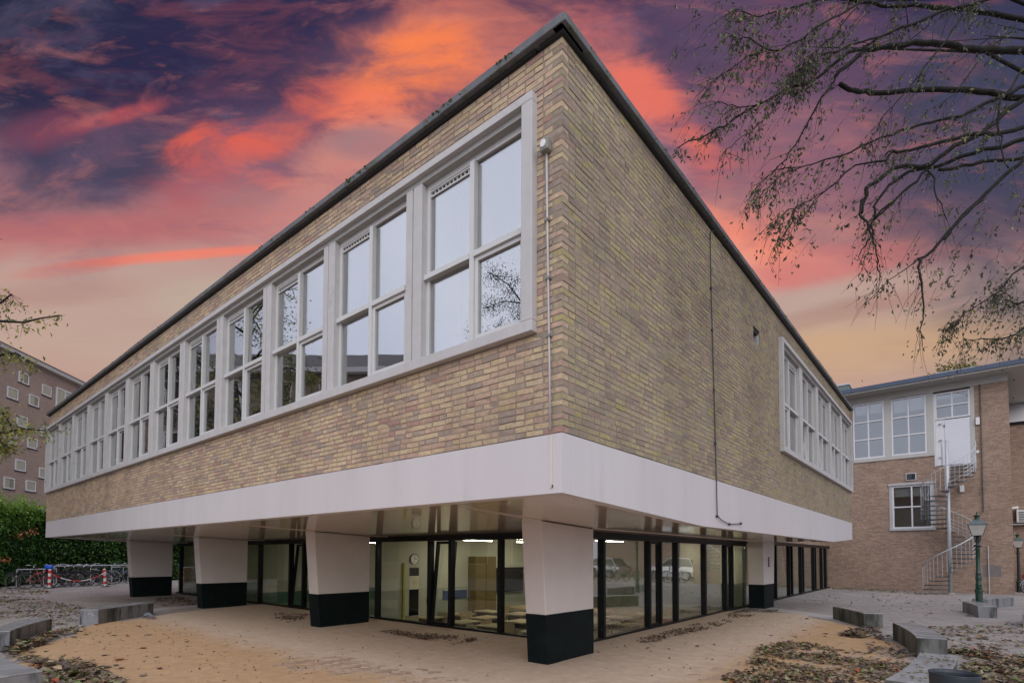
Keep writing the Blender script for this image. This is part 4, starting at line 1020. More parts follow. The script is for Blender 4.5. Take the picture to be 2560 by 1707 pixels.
# wall pieces round the openings (front at y = 0, outwards = -y)
W1 = (-1.28, 6.33, 1.97, 9.30)      # window strip with two windows
DR = (1.97, 5.80, 3.42, 9.22)       # door bay
LW = (.22, 2.87, 1.90, 5.13)        # lower window
def wpiece(x0, x1, z0, z1): wbox('wall', 'brick_far', x0, x1, z0, z1, 0, .3)
wpiece(-9, XR, -.1, LW[1]); wpiece(-9, LW[0], LW[1], LW[3]); wpiece(LW[2], XR, LW[1], LW[3]); wpiece(-9, DR[0], LW[3], W1[1]); wpiece(DR[0], XR, LW[3], DR[1]); wpiece(DR[2], XR, DR[1], 9.35); wpiece(-9, W1[0], W1[1], 9.35)
wbox('side_wall', 'brick_far', XR-.3, XR, -.1, 9.35, .301, 9)
wbox('eave_beam', 'eave_grey', -9, XR+.002, 9.30, 9.62, -.03, .3)
wbox('eave_soffit', 'eave_grey', -9.2, XR+1.1, 9.62, 9.70, -.95, 9)
wbox('roof', 'roof_felt', -9.25, XR+1.15, 9.71, 9.86, -.98, 9.2)
wbox('roof_edge_strip', 'fascia_blue', -9.3, XR+1.2, 9.69, 9.88, -1.02, -.985)
wbox('roof_edge_strip', 'fascia_blue', XR+1.152, XR+1.2, 9.69, 9.88, -.984, 9.2)
def sash(x0, x1, z0, z1, cols, rows, mat_frame, glass, yb=.03, lower_case=None, name='window'):
    f_ = .07; m = MB()
    for a, b, c, d in ((x0, x0+f_, z0, z1), (x1-f_, x1, z0, z1), (x0+f_, x1-f_, z0, z0+f_), (x0+f_, x1-f_, z1-f_, z1)): m.box(a, yb-.06, c, b, yb+.06, d)
    w = m.build(name, mat_frame, wing, local=True, bevel=.005)
    xs_ = [x0+f_+(x1-x0-2*f_)*i/cols for i in range(cols+1)]; zs_ = [z0+f_+(z1-z0-2*f_)*i/rows for i in range(rows+1)]
    for x in xs_[1:-1]: MB().box(x-.03, yb-.055, z0+f_, x+.03, yb+.05, z1-f_).build('mullion', mat_frame, w, local=True)
    for z in zs_[1:-1]: MB().box(x0+f_, yb-.07, z-.03, x1-f_, yb+.045, z+.03).build('transom', mat_frame, w, local=True)
    for i in range(cols):
        for j in range(rows): MB().box(xs_[i], yb-.004, zs_[j], xs_[i+1], yb+.004, zs_[j+1]).build('pane', glass, w, local=True)
    return w
wbox('window_panel', 'eave_grey', W1[0], 1.97, 6.33, 6.50, -.05, .2); wbox('window_panel', 'eave_grey', .06, .33, 6.50, 9.30, -.04, .2); wbox('window_panel', 'eave_grey', 1.71, 1.97, 6.50, 9.30, -.04, .2)
sash(-1.27, .055, 6.5, 9.29, 2, 3, 'paint_white', 'glass_far'); sash(.335, 1.705, 6.5, 9.27, 2, 3, 'paint_white', 'glass_far')
wbox('blind', 'curtain', -1.15, -.02, 8.75, 9.2, .12, .14); wbox('blind', 'curtain', .45, 1.6, 8.6, 9.2, .12, .14)
sash(2.02, 3.28, 7.97, 9.2, 2, 2, 'paint_white', 'glass_far'); wbox('door_frame', 'eave_grey', 3.285, 3.42, 5.8, 9.29, -.03, .2)
wbox('door_post', 'paint_white', 1.972, 2.018, 5.8, 9.2, -.03, .2); wbox('blind', 'curtain', 2.1, 3.2, 8.95, 9.12, .12, .14)
dr = wbox('door', 'door_white', 2.36, 3.24, 5.83, 7.93, -.01, .06, bevel=.01); wbox('door_side_panel', 'paint_white', 2.022, 2.355, 5.83, 7.95, 0, .06); wbox('door_edge', 'paint_white', 3.243, 3.283, 5.83, 7.95, 0, .06)
MB().box(2.40, -.04, 6.85, 2.44, -.011, 7.0).build('handle', 'steel_galv', dr, local=True); wbox('hinge', 'steel_dark', 2.33, 2.37, 7.6, 7.7, -.03, -.012); 
for z in (6.2, 7.0, 7.75): wbox('gate_bracket', 'steel_galv', 2.15, 2.26, z, z+.03, -.09, .0)
sash(.30, 1.84, 2.97, 5.02, 2, 2, 'paint_white', 'glass_far', yb=.06); wbox('window_sill', 'sill_grey', .18, 1.95, 2.86, 2.965, -.09, .1, bevel=.01); wbox('window_lintel', 'sill_grey', .15, 1.98, 5.03, 5.14, -.07, .1, bevel=.01)
wbox('window_side', 'sill_grey', .19, .298, 2.966, 5.03, -.03, .1); wbox('window_side', 'sill_grey', 1.842, 1.93, 2.966, 5.03, -.03, .1)
wbox('blind', 'curtain', .4, 1.75, 4.5, 4.95, .14, .16)
wbox('interior', 'interior_wall', -8.6, XR-.32, .2, 9.2, 1.0, 1.1); wbox('interior_floor', 'interior_floor', -8.6, XR-.32, 5.55, 5.75, .32, .99)
wbox('wall_stain', 'stain', 3.55, 4.15, .75, 1.25, -.002, .0005)
# things fixed to the wing
def onwing(name, label, cat, x, z, parts):
    t = thing(name, label, cat, (x*cos(FA), 27.76 + x*sin(FA), z), FA)
    for nm, mat, (x0, x1, z0, z1, y0, y1), bv in parts: MB().box(x0-x, y0, z0-z, x1-x, y1, z1-z).build(nm, mat, t, local=True, bevel=bv)
    return t
onwing('wall_light', 'white box light on the bricks below the spiral stair landing', 'wall light', 2.92, 4.69, [('housing', 'white_plastic', (2.84, 3.0, 4.54, 4.85, -.13, -.02), .02), ('back_plate', 'steel_galv', (2.86, 2.98, 4.58, 4.81, -.02, -.001), 0)])
onwing('wall_light', 'white box light right of the white upper door', 'wall light', 3.52, 7.67, [('housing', 'white_plastic', (3.45, 3.59, 7.5, 7.84, -.13, -.02), .02), ('back_plate', 'steel_galv', (3.47, 3.57, 7.54, 7.80, -.02, -.001), 0)])
onwing('wall_vent', 'dark square vent box above the lower window', 'vent', 1.06, 5.42, [('frame', 'steel_galv', (.86, 1.27, 5.24, 5.60, -.05, -.001), .01), ('opening', 'grille_dark', (.90, 1.23, 5.28, 5.56, -.056, -.051), 0), ('flap', 'steel_dark', (.90, 1.10, 5.30, 5.52, -.075, -.057), 0)])
onwing('junction_box', 'tiny white box on bricks beside the stair landing', 'box', 3.5, 6.3, [('housing', 'white_plastic', (3.44, 3.54, 6.25, 6.36, -.06, -.001), .01), ('cable_entry', 'white_plastic', (3.48, 3.50, 6.2, 6.25, -.03, -.001), 0)])
pp = thing('drain_pipe', 'thin grey pipe running down the brick wing', 'pipe', (3.62, 27.55, 0), FA)
MB().tube([(0, -.05, 3.6), (0, -.05, 9.3)], .022, 8).build('pipe', 'bark_light', pp, local=True); MB().tube([(.12, -.05, 0), (.12, -.05, 2.1)], .02, 8).build('lower_pipe', 'steel_galv', pp, local=True)
for z in (4.6, 6.4, 8.2): MB().box(-.03, -.08, z, .03, .0, z+.03).build('bracket', 'steel_dark', pp, local=True)
# spiral stair
SXc, SYc, SR = 2.43, 26.45, .97
stair = thing('spiral_staircase', 'grey metal spiral staircase up to the white door', 'staircase', (SXc, SYc, 0))
m = MB(); m.tube([(0, 0, 0), (0, 0, 6.7)], .072, 12); m.build('centre_post', 'steel_galv', stair, local=True, smooth=True)
m = MB(); m.lathe([(.16, 0), (.16, .03), (.08, .05)], (0, 0, 0), 14); m.build('foot', 'steel_galv', stair, local=True)
NT = 29; RISE = 5.65/NT
def sang(z): return radians(165 + 100*z)
def tread_mesh():
    m = MB(); a0, a1 = -.02, .37
    p = [(.06*cos(a0), .06*sin(a0)), (SR*cos(a0), SR*sin(a0)), (SR*cos((a0+a1)/2), SR*sin((a0+a1)/2)), (SR*cos(a1), SR*sin(a1)), (.06*cos(a1), .06*sin(a1))]
    m.prism([(x, y, -.05) for x, y in p], [(x, y, 0) for x, y in p]); return m
proto = None
for k in range(NT):
    z = (k+1)*RISE
    if proto is None: proto = o = tread_mesh().build('tread', 'tread_grey', stair, local=True)
    else: o = proto.copy(); COL.objects.link(o)
    o.location = (0, 0, z); o.rotation_euler = (0, 0, sang(z))
m = MB(); a0, a1 = radians(-12), radians(80)
p = [(.06, 0)] + [(SR*1.02*cos(a0+(a1-a0)*i/8), SR*1.02*sin(a0+(a1-a0)*i/8)) for i in range(9)]
m.prism([(x, y, 5.60) for x, y in p], [(x, y, 5.65) for x, y in p]); m.build('landing', 'steel_galv', stair, local=True)
def helix(z0, z1, dz, r_, n): return [(r_*cos(sang(z)+.18), r_*sin(sang(z)+.18), z+dz) for z in [z0+(z1-z0)*i/n for i in range(n+1)]]
MB().tube(helix(RISE, 5.6, .98, SR, 110), .024, 6).build('handrail', 'steel_galv', stair, local=True, smooth=True)
for d in (.72, .46, .22): MB().tube(helix(2.2 if d < .4 else RISE, 5.6, d, SR, 110), .008, 4).build('mid_rail', 'steel_galv', stair, local=True) if d == .22 else None
for za, zb_ in ((1.45, 2.75), (4.9, 5.6)):
    for d in (.14, .30, .46, .62): MB().tube(helix(za, zb_, d, SR, 24), .011, 4).build('guard_bar', 'steel_galv', stair, local=True)
bal = None
for k in range(NT*2):
    z = (k//2+1)*RISE; a = sang(z) + (.05, .22)[k % 2]
    if bal is None: bal = o = MB().tube([(0, 0, -.03), (0, 0, .98)], .007, 5).build('baluster', 'steel_galv', stair, local=True)
    else: o = bal.copy(); COL.objects.link(o)
    o.location = (SR*cos(a), SR*sin(a), z)
for i in range(9):
    a = a0 + (radians(20)-a0)*i/8; o = bal.copy(); COL.objects.link(o); o.location = (SR*cos(a), SR*sin(a), 5.62)
for z0 in (1.55, 5.0):   # guard plates of crossing bars behind the climbing treads
    for j in range(4): MB().tube([(SR*.98*cos(t), SR*.98*sin(t), z0+.16*j+.12*(t-.2)*0) for t in [radians(-8+ i*8) for i in range(12)]], .011, 4).build('guard_bar', 'steel_galv', stair, local=True)
MB().tube([(-.18, .15, 5.7), (-.18, .15, 6.75)], .03, 6).build('gate_post', 'steel_galv', stair, local=True)

# annex set back to the right with unit, lantern and camera
annex = thing('brick_annex', 'darker brick annex with added white sky patch set back right of the wing', 'building', (7.5, 33.0, 0))
bx(4.2, 33.0, -.1, 14, 40, 8.3).build('wall', 'brick_far', annex); bx(4.2, 32.94, 8.3, 14.1, 40, 8.45).build('roof_edge_strip', 'black_frame', annex)
m = MB(); m.prism([(4.3, 33.2, 8.46), (14, 33.2, 8.46), (14, 39, 8.46), (4.3, 39, 8.46)], [(4.3, 34.5, 10.0), (14, 34.5, 10.0), (14, 38, 10.0), (4.3, 38, 10.0)]); m.build('sky_patch', 'paint_white', annex)  # white block added in place of the bright sky beside the wing roof
bx(4.2, 32.95, 3.35, 14, 33.0, 3.42).build('string_course', 'sill_grey', annex)
def pt(px, py, y): return at_y(px, py, y)
a = pt(2540, 1278, 32.9); b = pt(2575, 1305, 32.9)
ac = thing('air_unit', 'white slatted air unit on the annex wall', 'air unit', ((a.x+b.x)/2, 32.8, b.z)); bx(a.x, 32.62, b.z, a.x+.75, 32.995, a.z+.05).build('housing', 'white_plastic', ac, bevel=.01)
for i in range(6): bx(a.x+.08, 32.605, b.z+.06+i*.085, a.x+.67, 32.62, b.z+.10+i*.085).build('slat', 'steel_dark', ac)
bx(a.x-.3, 32.7, b.z-.12, a.x+1.2, 32.99, b.z-.06).build('ledge', 'sill_grey', ac)
c_ = pt(2537, 1269, 32.6); t = thing('security_camera', 'small white security camera above the air unit', 'camera', (c_.x, 32.7, c_.z)); MB().tube([(c_.x-.18, 32.55, c_.z-.03), (c_.x+.12, 32.7, c_.z+.03)], .06, 8).build('body', 'white_plastic', t); bx(c_.x+.08, 32.7, c_.z-.12, c_.x+.13, 32.998, c_.z-.02).build('bracket', 'white_plastic', t)
c_ = pt(2545, 1379, 30.0); zt_, zb_ = pt(2545, 1331, 30).z, pt(2545, 1368, 30).z
wlmp = thing('wall_lantern', 'green glass lantern on an iron post at the far right', 'lantern', (c_.x, 30.0, 0)); lantern(wlmp, (c_.x, 30.0, zb_-.02), (zt_-zb_)/.85)
MB().lathe([(.09, 0), (.09, .5), (.06, .55), (.05, zb_-.3), (.09, zb_-.28), (.05, zb_-.24), (.05, zb_-.02)], (c_.x, 30, 0), 12).build('post', 'lamp_iron', wlmp)
# rooftop bits behind the wing
t = thing('roof_vent', 'grey roof vent peeping over the blue roof edge', 'roof vent', (-1.6, 33, 9.86)); p0, p1 = pt(2089, 978, 33), pt(2121, 961, 33); bx(p0.x, 33, 9.4, p1.x, 34.2, p1.z).build('housing', 'lamp_copper', t); bx(p0.x-.05, 32.95, p1.z, p1.x+.05, 34.25, p1.z+.08).build('cap', 'steel_galv', t)
p0, p1 = pt(2340, 934, 33), pt(2440, 912, 33)
t = thing('roof_planter', 'low planter with shrubs on the flat roof', 'planter', (p0.x, 33, 9.86)); bx(p0.x, 33, 9.5, p1.x, 34, p0.z+.05).build('box', 'sill_grey', t)
m = MB()
for i in range(500):
    q = Vector((random.uniform(p0.x, p1.x), random.uniform(33, 34), p0.z + abs(random.gauss(.15, .25)))); m.leaf(q, (random.uniform(-1, 1), random.uniform(-1, 1), random.uniform(-.2, 1)), (0, 0, 1), random.uniform(.1, .22), .09, random.random())
m.build('shrubs', 'leaf_yellow', t, attr=True)['kind'] = 'stuff'

# ------------------------------------------------------------------ apartment block beyond the hedge
P0 = Vector((-43.6, 2.2)); AD = Vector((-.736, .677)); ANG = atan2(AD.y, AD.x)
flat = thing('apartment_block', 'dull brown brick apartment block with small staggered white windows', 'building', (P0.x, P0.y, 0), ANG)
def fbox(name, mat, s0, s1, z0, z1, y0, y1, parent=flat, bevel=0): return MB().box(s0, y0, z0, s1, y1, z1).build(name, mat, parent, local=True, bevel=bevel)
# local x runs along the facade, outwards is +y (towards the yard)
sgn = 1 if Vector((-sin(ANG), cos(ANG))).dot(Vector((CAM.x-P0.x, CAM.y-P0.y))) > 0 else -1
def fb(name, mat, s0, s1, z0, z1, o0, o1, parent=flat): return fbox(name, mat, s0, s1, z0, z1, sgn*o0, sgn*o1, parent)
fb('wall', 'brick_flat', -14, 16, -.1, 14.05, -9, 0)
fb('eave', 'eave_grey', -14.4, 16.4, 14.05, 14.32, -9.4, .42)
m = MB(); m.prism([(-14.5, -9.5, 14.33), (16.5, -9.5, 14.33), (16.5, 9.5, 14.33), (-14.5, 9.5, 14.33)] if False else [(-14.5, min(sgn*-9.5, sgn*.5), 14.33), (16.5, min(sgn*-9.5, sgn*.5), 14.33), (16.5, max(sgn*-9.5, sgn*.5), 14.33), (-14.5, max(sgn*-9.5, sgn*.5), 14.33)], [(-12, sgn*-4.6, 16.6), (14, sgn*-4.6, 16.6), (14, sgn*-4.4, 16.6), (-12, sgn*-4.4, 16.6)])
m.build('roof', 'roof_tile', flat, local=True)
for s in (-1.9, -7): fb('chimney', 'brick_flat', s, s+1.1, 14.3, 16.9, -3.2, -1.9)
rows = []
for k in range(6):
    for s, z in ((-.69, 13.26), (1.36, 13.06), (-1.54, 12.0), (.25, 12.05), (-3.4, 13.2), (-4.3, 12.0), (-6.2, 13.2), (-7.2, 12.0)): rows.append((s, z-2.83*k))
for n_, (s, zt_) in enumerate(rows):
    if zt_ < 1.6: continue
    z0_, z1_, s1 = zt_-.70, zt_, s+.86
    m = MB()
    for a, b, c, d in ((s, s+.06, z0_, z1_), (s1-.06, s1, z0_, z1_), (s+.06, s1-.06, z0_, z0_+.06), (s+.06, s1-.06, z1_-.06, z1_)): m.box(a, min(sgn*.004, sgn*.05), c, b, max(sgn*.004, sgn*.05), d)
    w = m.build('window', 'paint_white', flat, local=True)
    fb('pane', 'glass_lower', s+.06, s1-.06, z0_+.06, z1_-.06, .02, .026, w); fb('curtain', 'curtain', s+.07, s1-.07-(.3 if n_ % 3 == 0 else 0), z0_+.06, z1_-.06, .003, .008, w)
    fb('pane_shade', 'interior_grey', s+.06, s1-.06, z0_+.06, z1_-.06, .0005, .0025, w)
    fb('reveal', 'steel_dark', s1+.002, s1+.06, z0_-.03, z1_+.02, .001, .012, w); fb('sill', 'steel_dark', s-.03, s1+.07, z0_-.07, z0_-.005, .001, .06, w)
m = MB()
s, s1, z0_, z1_ = 2.69, 4.5, 11.2, 13.28
for a, b, c, d in ((s, s+.09, z0_, z1_), (s1-.09, s1, z0_, z1_), (s+.09, s1-.09, z0_, z0_+.09), (s+.09, s1-.09, z1_-.09, z1_), (s+.85, s+.93, z0_+.09, z1_-.09)): m.box(a, min(sgn*.004, sgn*.06), c, b, max(sgn*.004, sgn*.06), d)
w = m.build('window', 'paint_white', flat, local=True); fb('pane', 'glass_lower', s+.09, s1-.09, z0_+.09, z1_-.09, .02, .026, w); fb('curtain', 'curtain', s+.1, s1-.1, z0_+.1, z1_-.1, .003, .009, w)

# ------------------------------------------------------------------ hedge
hedge = thing('hedge', 'tall dense green hedge behind the bicycle racks', 'hedge', (-34.5, 5, 0))
hm = MB()
def hedge_front(y, z):
    x = -34.3 + 2.2*max(0, min(1, (1.6-y)/1.6)) + .5*noise.noise((y*.7, z*.9, 1)) + .25*noise.noise((y*2.3, z*2.3, 4))
    x += .35*max(0, z-3.0) - .9*max(0, (2.2-z))*0
    return x
def hedge_top(y): return 4.1 + .5*noise.noise((y*.9, 0, 2)) + .45*noise.noise((y*3, 0, 7))
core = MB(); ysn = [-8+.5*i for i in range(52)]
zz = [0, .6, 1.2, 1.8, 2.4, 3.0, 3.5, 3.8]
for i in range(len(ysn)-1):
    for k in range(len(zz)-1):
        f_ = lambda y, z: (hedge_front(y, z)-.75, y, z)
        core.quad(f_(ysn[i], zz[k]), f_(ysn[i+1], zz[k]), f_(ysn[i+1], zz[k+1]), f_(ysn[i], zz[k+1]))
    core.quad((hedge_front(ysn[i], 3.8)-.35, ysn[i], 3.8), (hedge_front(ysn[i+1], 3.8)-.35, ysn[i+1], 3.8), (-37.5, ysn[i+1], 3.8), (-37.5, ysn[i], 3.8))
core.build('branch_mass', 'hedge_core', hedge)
for i in range(30000):
    y = random.uniform(-6, 13) if random.random() < .7 else random.uniform(-1.5, 1.8); ht = hedge_top(y); z = random.uniform(.15, ht)
    top = random.random() < .2
    x = hedge_front(y, z) - abs(random.gauss(0, .25)) if not top else hedge_front(y, 3.6) - random.uniform(0, 2.0)
    if top: z = ht - .25 + random.uniform(-.3, .25) + (abs(random.gauss(0, .25)) if random.random() < .4 else 0)
    d = Vector((random.uniform(.1, 1), random.uniform(-.8, .8), random.uniform(-.7, .5) + (.6 if top else 0)))
    r_ = min(1, max(0, .2 + .7*max(0, (z-2.4)/1.6) + random.gauss(0, .2)))  # leaf tint brightens towards the top, standing in for overhead sky light
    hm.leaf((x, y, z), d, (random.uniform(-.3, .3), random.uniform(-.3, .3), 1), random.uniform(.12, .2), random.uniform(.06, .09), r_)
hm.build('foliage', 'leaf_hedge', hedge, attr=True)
for (px, py) in ((53, 1337), (82, 1328), (8, 1398)):
    m = MB(); c = at_x(px, py, -31.6 if px < 40 else -32.0)
    for i in range(18): m.leaf(c + Vector((random.gauss(0, .08)+.05, random.gauss(0, .11), random.gauss(0, .08))), (random.uniform(-.2, 1), random.uniform(-1, 1), random.uniform(-1, .4)), (0, 0, 1), .16, .09, random.uniform(.93, 1))
    m.build('withered_spray', 'leaf_fallen', hedge, attr=True)['kind'] = 'stuff'

# ------------------------------------------------------------------ bicycles, rack, bollards
def make_bike(name, label, frame_mat, bag=None, group='bicycles parked by the hedge', mud='bike_black'):
    t = thing(name, label, 'bicycle', group=group)
    R_ = .34; wb = .54
    for x in (-wb, wb):
        m = MB(); m.tube([(x+R_*cos(2*pi*i/22), 0, R_+R_*sin(2*pi*i/22)) for i in range(22)], .018, 5, closed=True); w = m.build('wheel', 'tyre', t, local=True, smooth=True)
        m = MB(); m.tube([(x+(R_-.025)*cos(2*pi*i/22), 0, R_+(R_-.025)*sin(2*pi*i/22)) for i in range(22)], .009, 4, closed=True); m.tube([(x, -.05, R_), (x, .05, R_)], .02, 6); m.build('rim', 'chrome', w, local=True)
        m = MB()
        for i in range(12): a = 2*pi*i/12; m.tube([(x, 0, R_), (x+(R_-.03)*cos(a), 0, R_+(R_-.03)*sin(a))], .0022, 3)
        m.build('spokes', 'chrome', w, local=True)
        m = MB(); a0_, a1_ = (radians(20), radians(170)) if x < 0 else (radians(25), radians(165)); n = 10
        pts = [(x+(R_+.035)*cos(a0_+(a1_-a0_)*i/n), 0, R_+(R_+.035)*sin(a0_+(a1_-a0_)*i/n)) for i in range(n+1)]
        m.tube(pts, .022, 5); m.build('mudguard', mud, t, local=True)
    seat, bb, head, hb = (-.18, 0, .80), (-.06, 0, .30), (.36, 0, .84), (.40, 0, .66)
    m = MB(); m.tube([bb, seat], .016, 6); m.tube([(-.16, 0, .70), head], .016, 6); m.tube([bb, hb], .018, 6); m.tube([head, hb], .019, 6)
    for y in (-.05, .05): m.tube([bb, (-wb, y, R_)], .010, 5); m.tube([(-.17, 0, .74), (-wb, y, R_)], .009, 5); m.tube([hb, (wb, y, R_)], .011, 5)
    m.build('frame', frame_mat, t, local=True, smooth=True)
    m = MB(); m.tube([seat, (-.2, 0, .90)], .012, 5); m.build('seat_post', 'chrome', t, local=True)
    m = MB(); m.prism([(-.33, -.09, .90), (-.10, -.02, .91), (.02, 0, .91), (-.10, .02, .91), (-.33, .09, .90)], [(-.34, -.08, .96), (-.10, -.025, .95), (.03, 0, .94), (-.10, .025, .95), (-.34, .08, .96)]); m.build('saddle', 'leather', t, local=True, bevel=.01)
    m = MB(); m.tube([head, (.33, 0, 1.02)], .014, 6); m.tube([(.16, -.29, 1.06), (.30, -.25, 1.08), (.37, -.08, 1.05), (.34, 0, 1.02), (.37, .08, 1.05), (.30, .25, 1.08), (.16, .29, 1.06)], .011, 6); m.build('handlebar', 'chrome', t, local=True, smooth=True)
    m = MB(); m.tube([(-.78, -.07, .76), (-.3, -.07, .74), (-.3, .07, .74), (-.78, .07, .76)], .008, 5, closed=True)
    for y in (-.07, .07): m.tube([(-.6, y, .75), (-wb, y, R_)], .006, 4)
    m.build('carrier', 'steel_dark', t, local=True)
    m = MB(); m.tube([(-.06, -.09, .30), (.02, -.09, .16)], .01, 5); m.tube([(-.06, .09, .30), (-.14, .09, .44)], .01, 5); m.lathe([(.09, -.004), (.09, .004)], (-.06, 0, .30), 14); m.box(-.03, -.18, .15, .07, -.09, .17); m.box(-.19, .09, .43, -.09, .18, .45); m.build('crank', 'steel_dark', t, local=True)
    if bag:
        m = MB(); m.tube([(.25, -.22, .98), (.27, -.15, .97), (.30, -.02, .95), (.30, .08, .99), (.27, .2, .96), (.25, .27, .98)], [.03, .11, .13, .10, .12, .04], 9); m.build('bag', bag, t, local=True)
    return t
HD = radians(108)
bk = make_bike('bicycle', 'black city bicycle leaning in the rack by the hedge', 'bike_black')
red = make_bike('bicycle', 'red framed bicycle with blue bag on its handlebar', 'red_frame', bag='bag_blue')
blu = make_bike('bicycle', 'blue bicycle at the right end of the rack', 'bike_blue', mud='bike_silver')
sil = make_bike('bicycle', 'bicycle with bright silver mudguards beside the leaning post', 'bike_silver', mud='bike_silver')
def put(o, p, a, lean=.0): o.location = p; o.rotation_euler = (lean, 0, a)
put(red, (-30.15, 1.15, 0), HD-radians(6), .05)
put(sil, (-31.4, 3.65, 0), HD+radians(150), -.05); put(blu, (-32.5, 4.75, 0), HD+radians(165), .04)
put(bk, (-30.75, .72, 0), HD+radians(8), -.06)
EXB = [(-30.1, 1.95, 172, .05), (-30.3, 2.35, 165, -.04), (-30.55, 2.75, 170, .03), (-30.8, 3.2, 160, .05), (-31.9, 2.2, 20, .04), (-32.0, 2.9, 12, -.04), (-32.4, 3.7, 15, .04), (-33.0, 5.3, 175, .04)]
wh = ['second from the red bicycle', 'third from the red bicycle', 'in the middle of the rack', 'just left of the leaning post', 'behind the red bicycle', 'in the back row, middle of the rack', 'in the back row, near the blue bicycle', 'half hidden behind the first white column']
for (x, y, a, ln), w_ in zip(EXB, wh):
    c = copy_tree(bk); put(c, (x, y, 0), HD+radians(a), ln); c['label'] = 'black city bicycle ' + w_
rack = thing('bicycle_rack', 'galvanised rail rack behind the parked bicycles', 'bicycle rack', (-31.6, 3, 0))
for (x0, y0, x1, y1, z) in ((-32.4, 2.0, -34.0, 6.8, .98), (-30.9, .4, -31.3, 1.9, .86), (-32.4, 4.4, -33.3, 6.9, .90)):
    MB().tube([(x0, y0, z), (x1, y1, z)], .026, 8).build('rail', 'steel_galv', rack)
    for k in range(4):
        t_ = k/3; MB().tube([(x0+(x1-x0)*t_, y0+(y1-y0)*t_, 0), (x0+(x1-x0)*t_, y0+(y1-y0)*t_, z)], .022, 6).build('post', 'steel_galv', rack)
def bollard(p, label, tilt=(0, 0)):
    t = thing('striped_post', label, 'post', p, group='striped posts with chain'); t.rotation_euler = (tilt[0], tilt[1], 0)
    n = 6; h = .84
    for i in range(n): MB().lathe([(.062, i*h/n), (.062, (i+1)*h/n - .001)], (0, 0, 0), 16).build('stripe', 'red_paint' if i % 2 else 'white_paint_worn', t, local=True, smooth=False)
    MB().lathe([(.062, h), (.055, h+.03), (.02, h+.05)], (0, 0, 0), 16).build('cap', 'white_paint_worn', t, local=True)
    MB().lathe([(.2, 0), (.2, .02), (.08, .05)], (0, 0, 0), 18).build('foot', 'steel_dark', t, local=True); return t
pa = ground(123, 1470); pb = ground(263, 1466.5)
bollard((pa.x, pa.y, 0), 'red and white striped post in front of the red bicycle'); bollard((pb.x, pb.y, 0), 'leaning red and white striped post at the chain end', (.05, -.07))
chn = thing('plastic_chain', 'red and white plastic chain sagging between the striped posts', 'chain', (pa.x, pa.y, 0))
NL = 22
for i in range(NL):
    def cp(t): return Vector((pa.x+(pb.x-pa.x)*t + .06, pa.y+(pb.y-pa.y)*t, .74 - .42*4*t*(1-t)))
    MB().tube([cp(i/NL), cp((i+.5)/NL), cp((i+1)/NL)], .02, 5).build('link', 'red_paint' if (i//4) % 2 == 0 else 'white_paint_worn', chn)

# ------------------------------------------------------------------ pigeon
pg = ground(370, 1548)
pig = thing('pigeon', 'grey pigeon pecking on the sand beside the chalked bench', 'pigeon', (pg.x, pg.y, 0), radians(196))
def ellip(m, pts, k=12): m.tube([p for p, r in pts], [r for p, r in pts], k); return m
m = MB(); ellip(m, [((-.30, 0, .085), .012), ((-.22, 0, .10), .028), ((-.12, 0, .125), .062), ((-.02, 0, .14), .08), ((.07, 0, .135), .074), ((.13, 0, .12), .05), ((.17, 0, .09), .034), ((.195, 0, .065), .031), ((.215, 0, .05), .026), ((.23, 0, .045), .012)]); m.build('body', 'pigeon_grey', pig, local=True, smooth=True)
for s in (-1, 1):
    m = MB(); m.tube([(-.24, s*.022, .115), (-.14, s*.045, .128), (-.02, s*.052, .14), (.08, s*.048, .14), (.11, s*.04, .135)], [.01, .034, .046, .036, .01], 8); w = m.build('wing', 'pigeon_grey', pig, local=True, smooth=True)
    for d in (0, .06): MB().tube([(-.06-d, s*.084, .105), (-.08-d, s*.088, .14), (-.09-d, s*.07, .172)], .007, 4).build('wing_bar', 'pigeon_dark', w, local=True)
    MB().tube([(0, s*.03, .08), (.01, s*.03, .01), (.05, s*.03, .006)], .006, 5).build('leg', 'red_frame', pig, local=True)
MB().tube([(.225, 0, .045), (.262, 0, .022)], [.009, .003], 6).build('beak', 'beak', pig, local=True)
MB().box(-.34, -.025, .08, -.24, .025, .098).build('tail', 'pigeon_dark', pig, local=True); pig.scale = (.8, .8, .8)

